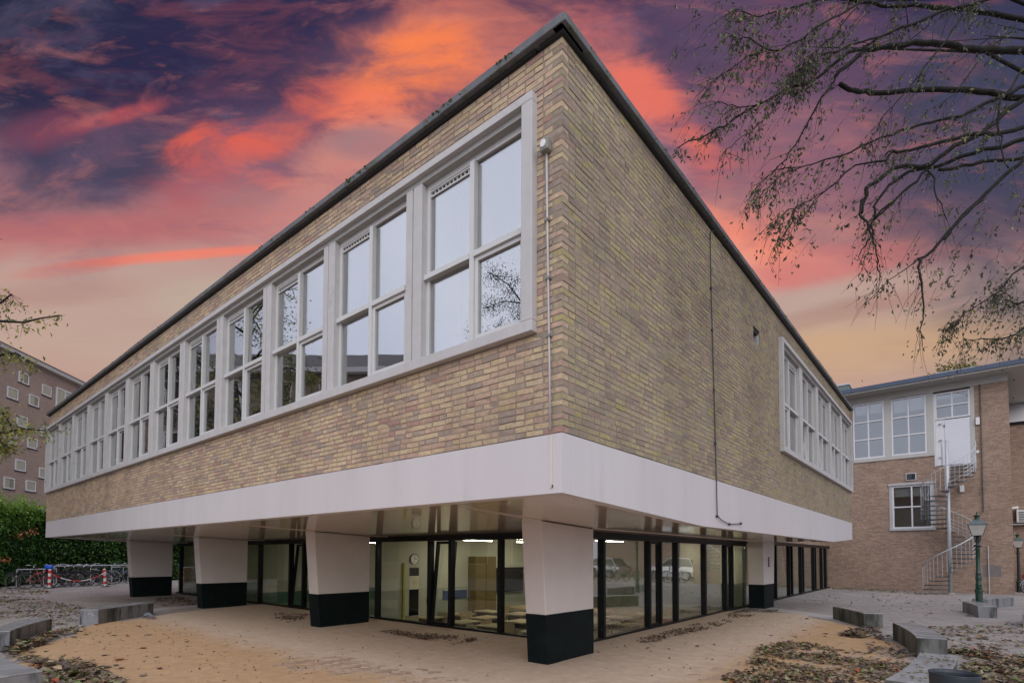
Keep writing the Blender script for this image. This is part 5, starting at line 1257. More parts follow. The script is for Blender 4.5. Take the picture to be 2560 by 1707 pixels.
# ------------------------------------------------------------------ cars beyond the wing
def make_car(label, paint, loc, rz):
    t = thing('parked_car', label, 'car', loc, rz, group='cars parked behind the wing')
    sec = [(-2.05, .35, .62, .78), (-1.95, .30, .85, .84), (-1.2, .22, .92, .87), (1.0, .22, .90, .87), (1.75, .25, .80, .84), (2.08, .32, .60, .72)]
    m = MB(); rings = []
    for x, zb_, zt_, hw in sec:
        r_ = [(x, -hw*.92, zb_), (x, -hw, (zb_+zt_)/2), (x, -hw*.9, zt_), (x, hw*.9, zt_), (x, hw, (zb_+zt_)/2), (x, hw*.92, zb_)]; rings.append(len(m.v)); m.v += r_
    for a, b in zip(rings[:-1], rings[1:]):
        for i in range(6): m.f.append((a+i, a+(i+1) % 6, b+(i+1) % 6, b+i)); m.r.append(0)
    m.f += [tuple(reversed(range(rings[0], rings[0]+6))), tuple(range(rings[-1], rings[-1]+6))]; m.r += [0, 0]
    m.build('body', paint, t, local=True, bevel=.04)
    def cab(e, z1): return [(-1.75+e, -.76+e*.3, .88), (.95-e, -.76+e*.3, .88), (.95-e, .76-e*.3, .88), (-1.75+e, .76-e*.3, .88)], [(-1.35+e, -.60, z1), (.15-e, -.60, z1), (.15-e, .60, z1), (-1.35+e, .60, z1)]
    m = MB(); m.prism(*cab(0, 1.40)); m.build('windows', 'car_glass', t, local=True, bevel=.03)
    m = MB(); m.prism([(-1.36, -.61, 1.40), (.16, -.61, 1.40), (.16, .61, 1.40), (-1.36, .61, 1.40)], [(-1.25, -.55, 1.46), (.05, -.55, 1.46), (.05, .55, 1.46), (-1.25, .55, 1.46)]); m.build('roof', paint, t, local=True, bevel=.02)
    for x, z0_ in ((-1.32, 1.4), (-.5, 1.4), (.12, 1.4)):
        for s in (-1, 1): MB().tube([(x-(.4 if x < -1 else 0)+(.75 if x > 0 else 0), s*.77, .89), (x, s*.615, 1.41)], .03, 5).build('pillar', paint, t, local=True)
    for x in (-1.3, 1.3):
        for s in (-1, 1):
            m = MB(); m.v = []; n = 18
            for yy in (s*.66, s*.88): m.v += [(x+.31*cos(2*pi*i/n), yy, .31+.31*sin(2*pi*i/n)) for i in range(n)]
            m.f = [tuple(range(n)), tuple(range(n, 2*n))] + [(i, (i+1) % n, n+(i+1) % n, n+i) for i in range(n)]; m.r = [0]*len(m.f); w = m.build('wheel', 'tyre', t, local=True)
            m = MB(); m.v = [(x+.2*cos(2*pi*i/n), s*.885, .31+.2*sin(2*pi*i/n)) for i in range(n)]; m.f = [tuple(range(n))]; m.r = [0]; m.build('rim', 'chrome', w, local=True)
    for s in (-1, 1):
        MB().box(2.0, s*.5-.15, .58, 2.09, s*.5+.15, .70).build('headlight', 'white_plastic', t, local=True); MB().box(-2.07, s*.62-.1, .62, -1.98, s*.62+.1, .78).build('taillight', 'red_paint', t, local=True)
    return t
make_car('white car seen past the brick wing at the far right', 'car_white', (7.2, 31.2, 0), radians(8))
make_car('silver car parked behind the white car', 'car_silver', (12.6, 30.8, 0), radians(10)); make_car('dark blue car parked right of the lamp lanterns', 'car_blue', (12.5, 26.5, 0), radians(95))
c = copy_tree(blu); put(c, (5.6, 27.4, 0), radians(10), .05); c['label'] = 'blue bicycle in the stand at the far right edge'; c['group'] = 'bicycles at the far right'
for x, y in ((6.9, 26.9), (8.1, 26.6), (9.2, 26.2)):
    c = copy_tree(bk); put(c, (x, y, 0), radians(random.uniform(70, 100)), .05); c['label'] = 'black bicycle beyond the right edge, %s from the wing corner' % {6.9: 'first', 8.1: 'second', 9.2: 'third'}[x]; c['group'] = 'bicycles at the far right'
rk = thing('bicycle_stand', 'galvanised tube stand for bicycles at the far right edge', 'bicycle rack', (5.4, 27.2, 0))
for k in range(3): MB().tube([(5.05+k*.5, 27.15, 0), (5.05+k*.5, 27.15, .8), (5.35+k*.5, 27.15, .8), (5.35+k*.5, 27.15, 0)], .025, 8).build('hoop', 'steel_galv', rk)

# ------------------------------------------------------------------ trees
def clear(p):
    d = p-CAM; k = d.dot(fw); px, py = 1280+FPX*d.dot(rt)/k, PPY-FPX*d.dot(up)/k
    return px > 1400 + (py-45)*.74 + 30 or px < 1000
def twig_leaves(crown, tw, pts, rnd, n, spread, ln, wd, droop=.8, hi=1.0):
    for i in range(n):
        k = random.random()*(len(pts)-1); a = int(k); p = pts[a].lerp(pts[a+1], k-a) + Vector([random.gauss(0, spread) for _ in range(3)])
        p.z -= abs(random.gauss(0, spread))*.8
        if not clear(p): continue
        d = Vector((random.gauss(0, .6), random.gauss(0, .6), -droop + random.gauss(0, .4)))
        s = random.uniform(.6, 1.25); crown.leaf(p, d, (random.uniform(-1, 1), random.uniform(-1, 1), random.uniform(-.3, 1)), ln*s, wd*s*random.uniform(.7, 1.1), min(hi, max(0, rnd())), fold=random.uniform(.05, .4))
def o1(x, y): return 1660 + x/2.6133, y/2.6133
def o2_(x, y): return 1900 + x/3.136, 500 + y/3.136
BR = []   # (points as pixels, depth at the first point, depth at the last, radius px first/last, leaves per metre of twig)
def br(conv, pts, d0, d1, r0, r1, lf): BR.append(([conv(*p) for p in pts], d0, d1, r0, r1, lf))
br(o1, [(2900, 420), (2352, 330), (2200, 335), (2000, 320), (1850, 290), (1700, 285), (1500, 300), (1320, 325), (1200, 430), (1120, 500)], 8.8, 7.0, 13, 5, 0)
br(o1, [(1120, 500), (1090, 570), (1000, 690), (880, 910), (800, 1040), (700, 1130), (600, 1230)], 7.0, 6.4, 3, 1, 70)
br(o1, [(1320, 315), (1200, 345), (1080, 440), (960, 530), (800, 590), (600, 690), (450, 780), (300, 870), (100, 960), (50, 1020)], 7.2, 6.0, 5, 1, 110)
br(o1, [(2900, 250), (2352, 130), (2150, 90), (1900, 60), (1700, 40), (1500, 40), (1280, 15), (1100, -30)], 8.6, 7.2, 9, 4, 60)
br(o1, [(2300, -60), (2100, 0), (1950, 45), (1800, 80), (1600, 170), (1420, 240), (1300, 310)], 8.2, 7.4, 6, 3, 90)
br(o1, [(2900, 700), (2352, 640), (2200, 620), (2000, 590), (1900, 590), (1600, 590), (1350, 610), (1240, 590), (1150, 550)], 8.6, 7.4, 11, 6, 0)
br(o1, [(2900, 500), (2352, 560), (2230, 620), (2050, 700), (1950, 760), (1750, 800), (1550, 850), (1350, 930), (1150, 1020), (900, 1090), (730, 1110)], 8.4, 6.2, 7, 1, 60)
br(o1, [(2900, 420), (2352, 650), (2200, 760), (2080, 870), (1900, 950), (1750, 1070), (1500, 1100), (1400, 1180), (1320, 1230), (1290, 1390)], 8.5, 7.0, 8, 5, 0)
br(o1, [(2900, 760), (2352, 830), (2150, 880), (1980, 880), (1800, 930), (1600, 985), (1490, 985), (1450, 1050), (1250, 1080), (1050, 1250), (900, 1430)], 8.3, 6.4, 8, 1, 45)
br(o1, [(2900, 800), (2352, 910), (2150, 970), (1950, 1020), (1780, 1090), (1600, 1120), (1470, 1210), (1370, 1350), (1380, 1420)], 8.4, 6.8, 8, 3, 15)
br(o1, [(1720, 1110), (1600, 1220), (1500, 1320), (1390, 1420), (1300, 1540)], 7.6, 6.8, 4, 2, 30)
br(o1, [(2900, 980), (2352, 1030), (2150, 1050), (1950, 1080), (1800, 1110)], 8.2, 7.6, 6, 5, 0)
br(o1, [(2352, 1040), (2200, 1170), (2050, 1320), (1900, 1470), (1830, 1560)], 8.2, 7.6, 6, 5, 10)
br(o2_, [(1740, 0), (1580, 140), (1440, 290), (1350, 400), (1240, 460), (1250, 560), (1270, 700), (1285, 850), (1265, 980), (1260, 1080)], 7.6, 6.8, 5, 1, 40)
br(o1, [(1720, 1110), (1770, 1170), (1780, 1290), (1850, 1440)], 7.6, 7.0, 3, 1, 20)
br(o1, [(1950, 100), (1850, 260), (1700, 440), (1600, 580), (1430, 760), (1350, 900)], 7.8, 6.8, 3, 1, 55)
br(o1, [(2352, 440), (2280, 560), (2200, 650), (2180, 820), (2200, 950), (2250, 1100)], 7.8, 7.0, 4, 1.5, 20)
br(o1, [(2110, 340), (1930, 570), (1800, 700)], 7.8, 7.2, 2, 1, 30)
br(o2_, [(800, 0), (780, 110), (850, 220), (870, 260), (830, 360), (770, 450)], 7.0, 6.6, 4, 1, 60)
br(o2_, [(1060, 0), (910, 130), (870, 210), (890, 340), (930, 480), (940, 570), (930, 680)], 7.0, 6.5, 3, 1, 60)
br(o2_, [(2300, 300), (2070, 520), (1950, 620), (1840, 740), (1600, 890), (1480, 1000)], 7.8, 6.9, 3, 1, 120)
br(o2_, [(2300, 780), (2070, 800), (1990, 810), (1900, 760), (1840, 745)], 7.8, 7.0, 3, 1, 110)
br(o2_, [(2300, 900), (2070, 1000), (2010, 1050), (1800, 1090), (1600, 1090)], 7.8, 7.0, 4, 1, 110)
br(o2_, [(1240, 470), (1100, 570), (960, 680), (880, 760)], 7.0, 6.5, 1.5, .8, 55)
br(o1, [(1280, 20), (1100, 120), (900, 260), (700, 330), (560, 250), (460, 240)], 7.2, 6.2, 3, 1, 150)
br(o1, [(1280, -20), (1000, 0), (800, 60), (620, 110), (480, 60)], 7.2, 6.2, 3, 1, 150)
br(o1, [(1420, 240), (1200, 300), (1000, 380), (860, 470), (800, 540)], 7.2, 6.4, 3, 1, 170)
br(o1, [(1250, 60), (1150, 200), (1000, 330), (880, 420)], 7.1, 6.4, 2, 1, 150)
br(o1, [(700, 330), (560, 360), (450, 440), (350, 510), (270, 570)], 6.4, 6.0, 1.5, .7, 80)
br(o1, [(600, 690), (520, 700), (420, 690), (310, 660)], 6.4, 6.0, 1.5, .7, 90)
br(o1, [(800, 590), (700, 740), (560, 870), (440, 960), (400, 1000)], 6.6, 6.0, 1.5, .7, 60)
br(o1, [(1050, 1250), (900, 1330), (780, 1400), (700, 1480)], 6.4, 6.0, 1.5, .8, 120)
br(o1, [(900, 1090), (760, 1150), (650, 1250), (590, 1330)], 6.4, 6.0, 1.5, .8, 100)
br(o2_, [(300, 0), (260, 150), (180, 280), (100, 380)], 6.3, 6.0, 1.5, .8, 110)
TR = at_d(3160, 1500, 9.0); TR.z = 0
rtree = thing('drooping_tree', 'tall tree with dark drooping branches hanging in from the right', 'tree', TR)
crown = MB(); wood = MB(); twm = MB()
for pts, d0, d1, r0, r1, lf in BR:
    n = len(pts); P3 = []; wob = random.uniform(-.4, .4)
    for i, (px, py) in enumerate(pts):
        t_ = i/(n-1); P3.append(at_d(px, py, d0+(d1-d0)*t_ + wob*sin(t_*pi)))
    # refine with small wiggle
    Q = []
    for a, b in zip(P3[:-1], P3[1:]):
        for k in range(3):
            w = a.lerp(b, k/3)
            if k: w = w + Vector([random.gauss(0, .012) for _ in range(3)])
            Q.append(w)
    Q.append(P3[-1]); R_ = [(r0+(r1-r0)*i/(len(Q)-1))*.0046 for i in range(len(Q))]
    wood.tube(Q, R_, 6)
    L_ = sum((a-b).length for a, b in zip(P3[:-1], P3[1:]))
    # fine twigs hanging off the branch, then their leaves
    nt_ = int(L_*(lf/9+2.5))
    for k in range(nt_):
        q = random.choice(Q[len(Q)//4:]); dirn = (P3[-1]-P3[0]).normalized()
        e = q + (dirn*random.uniform(.1, .5) + Vector((random.gauss(0, .12), random.gauss(0, .12), -random.uniform(.08, .45))))*random.uniform(.5, 1.1)
        mid = q.lerp(e, .5) + Vector((random.gauss(0, .03), random.gauss(0, .03), .04))
        if not clear(e): continue
        twm.tube([q, mid, e], [.0035, .0025, .0012], 3)
        if lf: twig_leaves(crown, twm, [q, mid, e], lambda: random.betavariate(1.3, 2.2), int(lf/22)+random.randrange(3), .03, .060, .027)
    if lf: twig_leaves(crown, twm, P3[n//4:], lambda: random.betavariate(1.3, 2.2), int(L_*lf*.2), .06, .060, .027)
for i in range(420):
    px, py = random.uniform(1690, 2600), random.uniform(-40, 960)
    if py > 560 + .42*max(0, px-1900) + (0 if px > 1900 else -200) or (px < 1800 and py > 430 - (1800-px)*1.2): continue
    q = at_d(px, py, random.uniform(6.3, 8.0)); dn = Vector((-rt.x*random.uniform(.1, .5), -rt.y*random.uniform(.1, .5), -random.uniform(.25, .6)))*random.uniform(.4, .9)
    e = q + dn
    if not (clear(e) and clear(q)): continue
    twm.tube([q, q.lerp(e, .5)+Vector((0, 0, .03)), e], [.003, .002, .001], 3)
    twig_leaves(crown, twm, [q, e], lambda: random.betavariate(1.3, 2.0), random.randrange(3, 9), .025, .064, .030)
# upper crown, above the frame; the panes of the far wing mirror it
for i in range(26):
    a = TR + Vector((-.25, .2, random.uniform(8, 10.3))); e = Vector((random.gauss(2.6, 1.5), random.gauss(9.5, 1.6), random.uniform(13.2, 16.5)))
    md = a.lerp(e, .5) + Vector((random.gauss(0, .3), random.gauss(0, .3), .9)); wood.tube([a, md, e], [.05, .03, .008], 5)
    for q in range(5):
        b0 = md.lerp(e, random.uniform(.2, 1)); b0.z = max(b0.z, 13.0); e2 = b0 + Vector((random.gauss(0, .6), random.gauss(0, .6), random.uniform(-.1, .8))); twm.tube([b0, e2], [.012, .004], 3)
        for r_ in range(14): crown.leaf(b0.lerp(e2, random.uniform(.2, 1.1)) + Vector([random.gauss(0, .12) for _ in range(3)]), (random.gauss(0, .6), random.gauss(0, .6), -.6), (0, 0, 1), .09, .045, random.random()*.7)
# extra sprays of leaves out of the frame so that the crown reads whole
for i in range(1600):
    c_ = TR + Vector((random.gauss(0, 1.7), random.gauss(0, 1.7), random.uniform(5.5, 10.5))); crown.leaf(c_, (random.gauss(0, .6), random.gauss(0, .6), -.8), (0, 0, 1), .07, .035, random.random()*.8)
m = MB(); m.tube([TR, TR + Vector((.05, .0, 1.5)), TR + Vector((0, .1, 3.2)), TR + Vector((-.2, 0, 5.2)), TR + Vector((-.3, .2, 8.5)), TR + Vector((-.2, .2, 10.5))], [.30, .24, .21, .18, .10, .03], 12); m.build('trunk', 'bark', rtree, smooth=True)
for pts, d0, *_ in BR:
    if pts[0][0] > 2650: q = at_d(*pts[0], d0); a = TR + Vector((-.15, .05, max(2.2, q.z-1.2))); wood.tube([a, a.lerp(q, .5)+Vector((0, 0, .25)), q], [.11, .09, .07], 7)
wood.build('branches', 'bark', rtree, smooth=True); twm.build('twigs', 'bark', rtree); crown.build('crown', 'leaf_tree', rtree, attr=True)

def gen_tree(name, label, base, h, rad, leafmat, nleaf, ln=.14, trunk_r=.2, z0=.35, seed=1, barkmat='bark', group=None, cat='tree', leafonly=None):
    rs = random.getstate(); random.seed(seed)
    t = thing(name, label, cat, base, group=group); B_ = Vector(base); m = MB()
    m.tube([B_, B_+Vector((.1, 0, h*.3)), B_+Vector((-.05, .1, h*.6)), B_+Vector((.1, 0, h*.92))], [trunk_r, trunk_r*.75, trunk_r*.45, .02], 10); m.build('trunk', barkmat, t, smooth=True)
    ends = []; m = MB(); cr_ = MB()
    for k in range(26):
        z = h*random.uniform(z0*.85, .9); a = random.uniform(0, 2*pi); rr = rad*sqrt(max(.08, 1-((z/h-.6)/.5)**2))*random.uniform(.7, 1.0)
        s = B_+Vector((0, 0, z)); e = s + Vector((rr*cos(a), rr*sin(a), random.uniform(.1, .35)*rr)); md = s.lerp(e, .5)+Vector((0, 0, .12*rr))
        m.tube([s, md, e], [trunk_r*.3, trunk_r*.18, .012], 5)
        for q in range(5):
            b0 = s.lerp(e, random.uniform(.4, 1)); e2 = b0 + Vector((random.gauss(0, .3), random.gauss(0, .3), random.gauss(.05, .25)))*rad*.45
            m.tube([b0, e2], [.02, .006], 3); ends.append((b0, e2))
    m.build('branches', barkmat, t)
    per = max(1, nleaf//len(ends))
    for b0, e2 in ends:
        for i in range(per):
            p = b0.lerp(e2, random.uniform(.2, 1.1)) + Vector([random.gauss(0, .13*rad*.5) for _ in range(3)])
            if leafonly and not leafonly(p): continue
            cr_.leaf(p, (random.gauss(0, .7), random.gauss(0, .7), -.4+random.gauss(0, .4)), (random.uniform(-1, 1), random.uniform(-1, 1), 1), ln*random.uniform(.6, 1.3), ln*.5, min(1, max(0, random.betavariate(1.5, 1.8))))
    cr_.build('crown', leafmat, t, attr=True); random.setstate(rs); return t
# left tree: its crown stands just outside the frame, a few sprays reach in
LT = at_d(-420, 1500, 12.5); LT.z = 0
ltree = gen_tree('yellowing_tree', 'yellowing tree whose sprays reach in at the left edge', (LT.x, LT.y, 0), 12.0, 3.3, 'leaf_yellow', 8000, .12, .16, seed=5, leafonly=lambda p: (p-CAM).dot(rt)/(p-CAM).dot(fw) < -.965)
m = MB(); tw = MB()
for pts, d0, d1, lf in (([(-300, 900), (-100, 830), (0, 803), (57, 806), (100, 796), (150, 788)], 12.4, 11.6, 70), ([(-300, 950), (-80, 905), (0, 888), (40, 882), (78, 906)], 12.4, 11.8, 110), ([(-300, 1150), (-60, 1090), (0, 1082), (60, 1072), (112, 1076)], 12.0, 11.4, 150),
                        ([(-250, 1000), (-60, 1010), (5, 1030), (25, 1060)], 12, 11.6, 230), ([(-300, 820), (-50, 780), (5, 755), (28, 735)], 12.4, 12, 60), ([(-200, 1080), (-20, 1090), (8, 1112)], 12, 11.8, 160)):
    P3 = [at_d(x, y, d0+(d1-d0)*i/(len(pts)-1)) for i, (x, y) in enumerate(pts)]; tw.tube(P3, [.035*(1-i/len(P3))+.006 for i in range(len(P3))], 5)
    twig_leaves(m, tw, P3[1:], lambda: random.betavariate(2.0, 1.5), int(lf*1.1), .12, .10, .05, .7)
    for k in range(10):
        q = random.choice(P3[2:]); e = q + Vector((random.gauss(0, .25), random.gauss(0, .25), random.uniform(-.4, .15))); tw.tube([q, e], [.006, .002], 3); twig_leaves(m, tw, [q, e], lambda: random.betavariate(1.6, 1.6), int(lf/22)+2, .06, .09, .045, .7)
tw.build('sprays', 'bark', ltree); m.build('spray_leaves', 'leaf_yellow', ltree, attr=True)

# ------------------------------------------------------------------ street behind the photographer, mirrored in the panes
gen_tree('street_tree', 'round street tree mirrored in the pane nearest the corner', (-9.6, -11.4, 0), 12.4, 3.0, 'leaf_dark', 16000, .075, .12, z0=.5, seed=11)
gen_tree('street_tree', 'street tree mirrored in the middle upper windows', (-26.5, -6.4, 0), 12.5, 3.2, 'leaf_dark', 9000, .14, .22, seed=13)
gen_tree('street_tree', 'street tree mirrored in the far upper windows', (-37.0, -8.0, 0), 12.5, 3.8, 'leaf_dark', 9000, .17, .25, seed=14)
gen_tree('street_tree', 'dark street tree mirrored in the panes of the far wing', (13.0, 12.5, 0), 12.5, 4.2, 'leaf_dark', 9000, .18, .25, seed=15)
gen_tree('street_tree', 'street tree mirrored in the side windows', (19.0, 22.0, 0), 11.0, 4.0, 'leaf_dark', 8000, .18, .25, seed=16)
hs = thing('row_house', 'row of brick houses with tiled roof mirrored in the upper panes', 'building', (-30.5, -13.5, 0), radians(-39.7))
MB().box(-10, -5, -.1, 12.6, 4, 12.3).build('wall', 'brick_flat', hs, local=True)
m = MB(); m.prism([(-10.4, -5.5, 12.3), (13, -5.5, 12.3), (13, 4.5, 12.3), (-10.4, 4.5, 12.3)], [(-10.2, -.6, 14.9), (12.8, -.6, 14.9), (12.8, -.4, 14.9), (-10.2, -.4, 14.9)]); m.build('roof', 'roof_tile', hs, local=True)
for i in range(7):
    for z in (1.0, 4.0, 7.0, 10.0):
        x = -9+i*3; w = MB().box(x, 4.0, z, x+1.4, 4.05, z+1.7).build('window', 'paint_white', hs, local=True); MB().box(x+.08, 4.051, z+.08, x+1.32, 4.06, z+1.62).build('pane', 'screen_black', w, local=True)
MB().box(-10.4, 4.3, 12.0, 13, 4.75, 12.3).build('gutter', 'paint_white', hs, local=True)
wl_ = thing('garden_hedge', 'low dark garden hedge mirrored in the ground floor glass', 'hedge', (-20, -14, 0))
m = MB(); 
for i in range(7000):
    t_ = random.random(); p = Vector((-44+34*t_, -17.5-2*sin(t_*9), 0)); z = random.uniform(.1, 2.2); m.leaf(p+Vector((random.gauss(0, .4), random.gauss(0, .4), z)), (random.gauss(0, 1), random.gauss(0, 1), random.gauss(0, 1)), (0, 0, 1), .3, .2, random.random()*.6)
m.build('foliage', 'leaf_hedge', wl_, attr=True)

# ------------------------------------------------------------------ fallen leaves
def inpoly(p, poly):
    c = False; n = len(poly)
    for i in range(n):
        a, b = poly[i], poly[i-1]
        if (a[1] > p[1]) != (b[1] > p[1]) and p[0] < (b[0]-a[0])*(p[1]-a[1])/(b[1]-a[1])+a[0]: c = not c
    return c
def gpoly(conv, pts): return [tuple(ground(*conv(*p))[:2]) for p in pts]
cA = lambda x, y: (x/5.6, 1480+y/5.6)
cB = lambda x, y: (1980+x/4.055, 1450+y/4.055)
cF = lambda x, y: (1480+x/3.7935, 1280+y/3.7935)
cG = lambda x, y: (400+x/4.2, 1280+y/4.2)
cE = lambda x, y: (900+x/5.6, 1340+y/5.6)
def blocked(x, y):
    r_ = hypot(x-CL.x, y-CL.y); a = math.degrees(atan2(y-CL.y, x-CL.x)) % 360
    if RL-.06 < r_ < RL+.42 and any(A-.4 < a < B_+.4 for A, B_, _ in LB): return True
    r_ = hypot(x-CR.x, y-CR.y); a = math.degrees(atan2(y-CR.y, x-CR.x))
    if RR-.06 < r_ < RR+.43 and any(A-.3 < a < B_+.3 for A, B_, _ in RB): return True
    if x < GX1+.08 and y > GY0-.08: return True
    return any(a-.03 < x < b+.03 and 2.2 < y < 3.6 for a, b in COLX)
def gz(x, y): return max(0.0, sand_h(x, y)) if -15.9 < x < 3.9 and -7.4 < y < 16 and in_sand(x, y) > -.8 else 0.0
def litter(name, label, poly, n, ln, mat='leaf_fallen', pile=.03, clump=0.0, edge=.0, lo=0, hi=1):
    xs_ = [p[0] for p in poly]; ys_ = [p[1] for p in poly]; m = MB(); k = 0; tries = 0
    while k < n and tries < n*60:
        tries += 1; x, y = random.uniform(min(xs_), max(xs_)), random.uniform(min(ys_), max(ys_))
        if not inpoly((x, y), poly) and random.random() > edge: continue
        if clump and noise.noise((x*1.6, y*1.6, 8.2)) + .5*noise.noise((x*4, y*4, 2.2)) < random.uniform(-clump, clump)*.6: continue
        if blocked(x, y): continue
        a = random.uniform(0, 2*pi); tl = random.gauss(0, .28); s = random.uniform(.55, 1.25)*ln
        z = gz(x, y) + .006 + random.random()*pile
        m.leaf((x, y, z), (cos(a), sin(a), tl), (random.gauss(0, .3), random.gauss(0, .3), 1), s, s*random.uniform(.4, .75), lo+(hi-lo)*min(1, max(0, random.betavariate(1.2, 1.5))), fold=random.uniform(-.3, .35)); k += 1
    return tag(m.build(name, mat, attr=True), label, 'leaves', kind='stuff')
litter('fallen_leaves', 'drift of brown and olive leaves on the grey paving at the left', gpoly(cA, [(-400, 140), (300, 60), (900, 160), (1180, 210), (1090, 330), (1080, 480), (660, 560), (640, 380), (300, 360), (-400, 420)]), 1500, .10, clump=.7, edge=.02)
litter('fallen_leaves', 'scattered leaves along the foot of the hedge', gpoly(cA, [(-200, -60), (300, -70), (700, -20), (700, 20), (200, 70), (-200, 110)]), 500, .12, clump=.5)
litter('fallen_leaves', 'red and green leaves heaped against the left bench', gpoly(cA, [(110, 830), (640, 620), (760, 640), (560, 760), (420, 800), (300, 860), (150, 880)]), 420, .12, pile=.12)
litter('fallen_leaves', 'leaves caught between two left benches', gpoly(cA, [(660, 600), (900, 500), (1150, 470), (1180, 560), (900, 600), (700, 640)]), 160, .12, clump=.4)
litter('fallen_leaves', 'thick carpet of mixed leaves at the bottom left', gpoly(cA, [(60, 860), (350, 880), (700, 960), (1150, 1000), (1350, 1080), (1600, 1230), (1850, 1450), (700, 1500), (600, 1095), (300, 960)]), 1500, .125, pile=.05, clump=.9, edge=.02)
litter('fallen_leaves', 'narrow drift of small brown leaves under the side glazing', gpoly(cF, [(360, 1215), (480, 1250), (640, 1235), (840, 1170), (1060, 1130), (1230, 1080), (1420, 1010), (1720, 950), (1790, 928), (1480, 905), (1330, 960), (1150, 1020), (1000, 1060), (780, 1120), (560, 1180)]), 1500, .055, 'leaf_brown', .03, clump=.35)
litter('fallen_leaves', 'small dark brown leaf heap beneath the front glazing', gpoly(cE, [(250, 1345), (420, 1320), (850, 1370), (1180, 1400), (1500, 1420), (1660, 1445), (1540, 1500), (1300, 1530), (1220, 1490), (900, 1470), (560, 1410)]), 800, .055, 'leaf_brown', .025, clump=.9, lo=0, hi=.6)
litter('fallen_leaves', 'brown leaves blown round the second column', gpoly(cG, [(1130, 1090), (1300, 1060), (1560, 1080), (1500, 1130), (1350, 1170), (1200, 1130)]), 330, .06, 'leaf_brown', .02, clump=.8, lo=0, hi=.6)
litter('fallen_leaves', 'brown leaves lying between the far columns', gpoly(cG, [(-60, 900), (160, 890), (420, 930), (420, 975), (60, 990), (-60, 960)]), 420, .09, 'leaf_brown', .02, clump=.6, lo=0, hi=.7)
litter('fallen_leaves', 'large carpet of wet brown leaves on the sand at the right', gpoly(cB, [(-330, 700), (-100, 640), (150, 650), (420, 700), (460, 790), (700, 800), (1000, 830), (1240, 850), (1180, 930), (1060, 1100), (500, 1150), (-400, 1180), (-760, 1000), (-480, 900)]), 3300, .092, pile=.03, clump=.8, edge=.01)
litter('fallen_leaves', 'dark leaf heap against the middle right bench', gpoly(cB, [(460, 570), (700, 510), (1010, 500), (1010, 620), (700, 600)]), 420, .11, pile=.08, clump=.3, lo=0, hi=.7)
litter('fallen_leaves', 'thin leaves below the middle right bench', gpoly(cB, [(620, 620), (1000, 640), (1230, 760), (1200, 820), (800, 740)]), 120, .10, clump=.5, lo=0, hi=.75)
litter('fallen_leaves', 'heap of leaves behind the wet bench', gpoly(cB, [(1560, 740), (1900, 690), (2200, 760), (2700, 900), (2700, 1100), (1960, 1100), (1780, 920), (1770, 760)]), 1900, .10, pile=.08, clump=.5, edge=.02)
litter('fallen_leaves', 'leaves strewn on the grey paving right of the benches', gpoly(cB, [(1100, 420), (1600, 480), (2350, 440), (2700, 500), (2700, 800), (2000, 700), (1570, 680), (1560, 570)]), 520, .11, clump=.6)
litter('fallen_leaves', 'yellow leaves along the foot of the brick wing', gpoly(cB, [(400, 60), (620, 70), (1000, 105), (1300, 120), (1650, 130), (1640, 150), (1250, 145), (900, 120), (420, 95)]), 700, .10, clump=.4, lo=.2, hi=.85)
litter('fallen_leaves', 'sparse leaves on the open paving before the wing', gpoly(cB, [(0, 150), (400, 110), (1700, 180), (1800, 320), (1000, 420), (940, 340), (400, 260), (0, 210)]), 170, .10)
litter('fallen_leaves', 'sparse specks of leaf on the left sand', gpoly(cA, [(700, 650), (1400, 480), (2300, 400), (3800, 700), (5200, 1300), (1700, 1300), (1100, 950), (500, 850)]), 260, .05, 'leaf_brown', .004, clump=.0, lo=0, hi=.7)
litter('fallen_leaves', 'sparse specks of leaf on the pale sand before the columns', gpoly(cE, [(-2800, 1200), (-1000, 1280), (0, 1250), (2300, 1500), (2600, 2050), (0, 2050), (-3000, 1700)]), 170, .045, 'leaf_brown', .004, lo=0, hi=.7)
litter('fallen_leaves', 'sparse specks of leaf on the sand before the side glazing', gpoly(cF, [(50, 1260), (1500, 1010), (2100, 980), (2300, 1100), (1500, 1500), (0, 1600)]), 150, .05, 'leaf_brown', .004, lo=0, hi=.8)
m = MB()
for i in range(60):
    t_ = random.random(); a = radians(-9+9*t_); r_ = RR+random.uniform(.05, .33); x, y = CR.x+r_*cos(a), CR.y+r_*sin(a); b = random.uniform(0, 2*pi)
    m.leaf((x, y, .338), (cos(b), sin(b), random.gauss(0, .15)), (0, 0, 1), random.uniform(.03, .07), .035, random.uniform(.3, .9))
tag(m.build('fallen_leaves', 'leaf_fallen', attr=True), 'wet leaves stuck on the shiny bench top', 'leaves', kind='stuff')
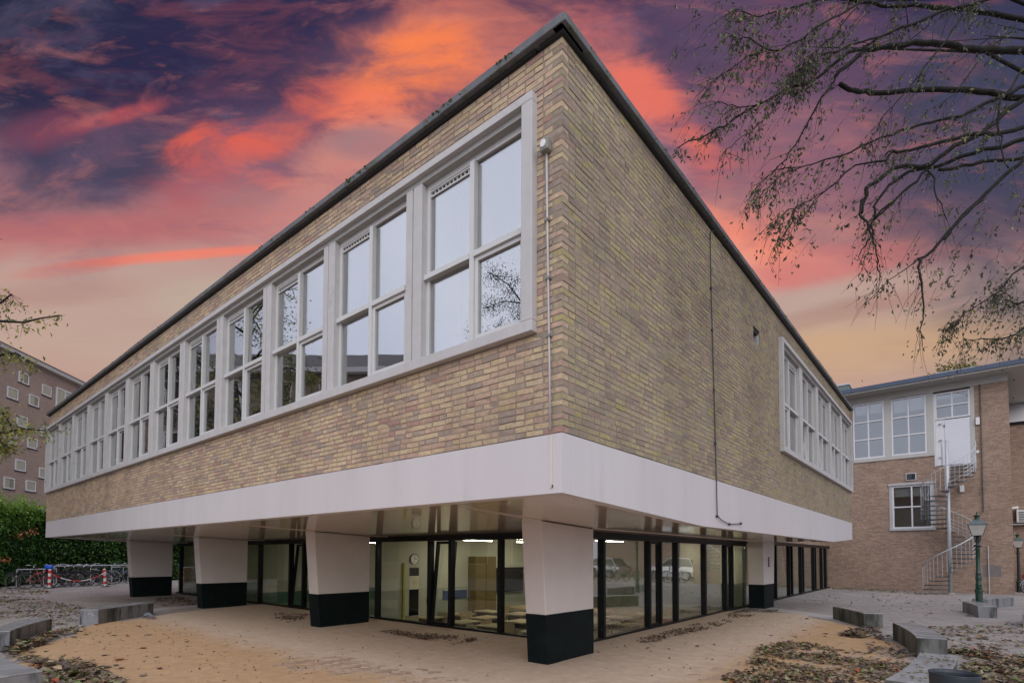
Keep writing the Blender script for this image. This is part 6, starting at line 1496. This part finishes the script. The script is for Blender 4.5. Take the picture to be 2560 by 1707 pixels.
# single leaves that stand out on the sand
SL = [(cA, 1660, 960, .95, .16), (cA, 1500, 1070, .35, .15), (cA, 2000, 1185, .5, .13), (cA, 1520, 590, .2, .08), (cA, 1600, 615, .62, .10), (cA, 1790, 620, 1.0, .10), (cA, 2080, 605, .84, .14), (cA, 1210, 605, .6, .12), (cA, 1040, 640, .3, .12), (cA, 640, 845, .25, .08), (cA, 440, 855, .4, .14), (cA, 1620, 1040, .2, .1), (cA, 1700, 1080, .2, .09), (cA, 1460, 900, .3, .1), (cA, 2010, 795, .3, .12), (cA, 2230, 1085, .1, .1), (cA, 2200, 925, .3, .07), (cA, 1310, 960, .25, .06), (cA, 1940, 485, .2, .1), (cA, 1340, 460, .96, .15),
      (cB, 150, 397, .1, .1), (cB, 345, 552, .15, .1), (cB, 330, 577, .7, .08), (cB, 560, 742, .15, .13), (cB, 780, 748, .72, .1), (cB, 680, 735, .6, .12), (cB, 500, 717, .3, .12), (cB, 870, 690, .25, .16), (cB, 120, 515, .4, .09), (cB, 95, 990, .35, .13), (cB, 770, 945, .76, .22), (cB, 1055, 875, .95, .13), (cB, 630, 965, .94, .1), (cB, 1410, 338, .35, .13), (cB, 1790, 362, .15, .14), (cB, 740, 306, .1, .12), (cB, 2090, 697, .5, .2), (cB, 1920, 680, .97, .15), (cB, 2000, 795, .93, .18), (cB, 1790, 658, .2, .14),
      (cF, 530, 1298, .2, .09), (cF, 1000, 1278, .2, .1), (cF, 2040, 1015, .2, .1), (cF, 1930, 1190, .4, .1), (cF, 2220, 1160, .4, .1), (cF, 1700, 1178, .3, .08)]
for cv, x, y, rn, ln in SL:
    p = ground(*cv(x, y)); a = random.uniform(0, 2*pi)
    m = MB(); n_ = 6; d = Vector((cos(a), sin(a), 0)); sd = Vector((-sin(a), cos(a), 0)); cv_ = random.uniform(.1, .3)
    prof_ = [(0, .02), (.2, .28), (.45, .36), (.7, .27), (.9, .1), (1, .01)]
    for u, w in prof_:
        z = ln*cv_*(u-.5)**2*2
        for s in (-1, 0, 1): m.v.append(tuple(d*ln*(u-.5) + sd*ln*w*s + Vector((0, 0, z + (abs(s)*w*ln*.35)))))
    for i in range(n_-1):
        for s in (0, 1): m.f.append((i*3+s, i*3+s+1, i*3+s+4, i*3+s+3)); m.r.append(rn)
    m.tube([d*ln*-.5, d*ln*-.85 + Vector((0, 0, .004))], .0025, 4, rn*.3)
    o = m.build('fallen_leaf', 'leaf_fallen', attr=True, smooth=True); o.location = (p.x, p.y, gz(p.x, p.y)+.004)
    cw = 'dark brown' if rn < .32 else 'tan' if rn < .58 else 'olive yellow' if rn < .7 else 'green' if rn < .8 else 'pale' if rn < .9 else 'orange' if rn < .955 else 'red'
    sz = 'large' if ln >= .14 else 'small' if ln <= .09 else 'middling'
    zn = ('on the left sand, near the benches' if y < 700 else 'on the left sand, near the bottom edge') if cv is cA else ('on the grey paving at the right' if x > 1250 else 'on the right sand, by the upper bench' if y < 620 else 'on the right sand, by the leaf carpet') if cv is cB else 'on the sand before the side glazing'
    tag(o, '%s %s fallen leaf lying apart %s' % (sz, cw, zn), 'leaf', 'single leaves lying apart')
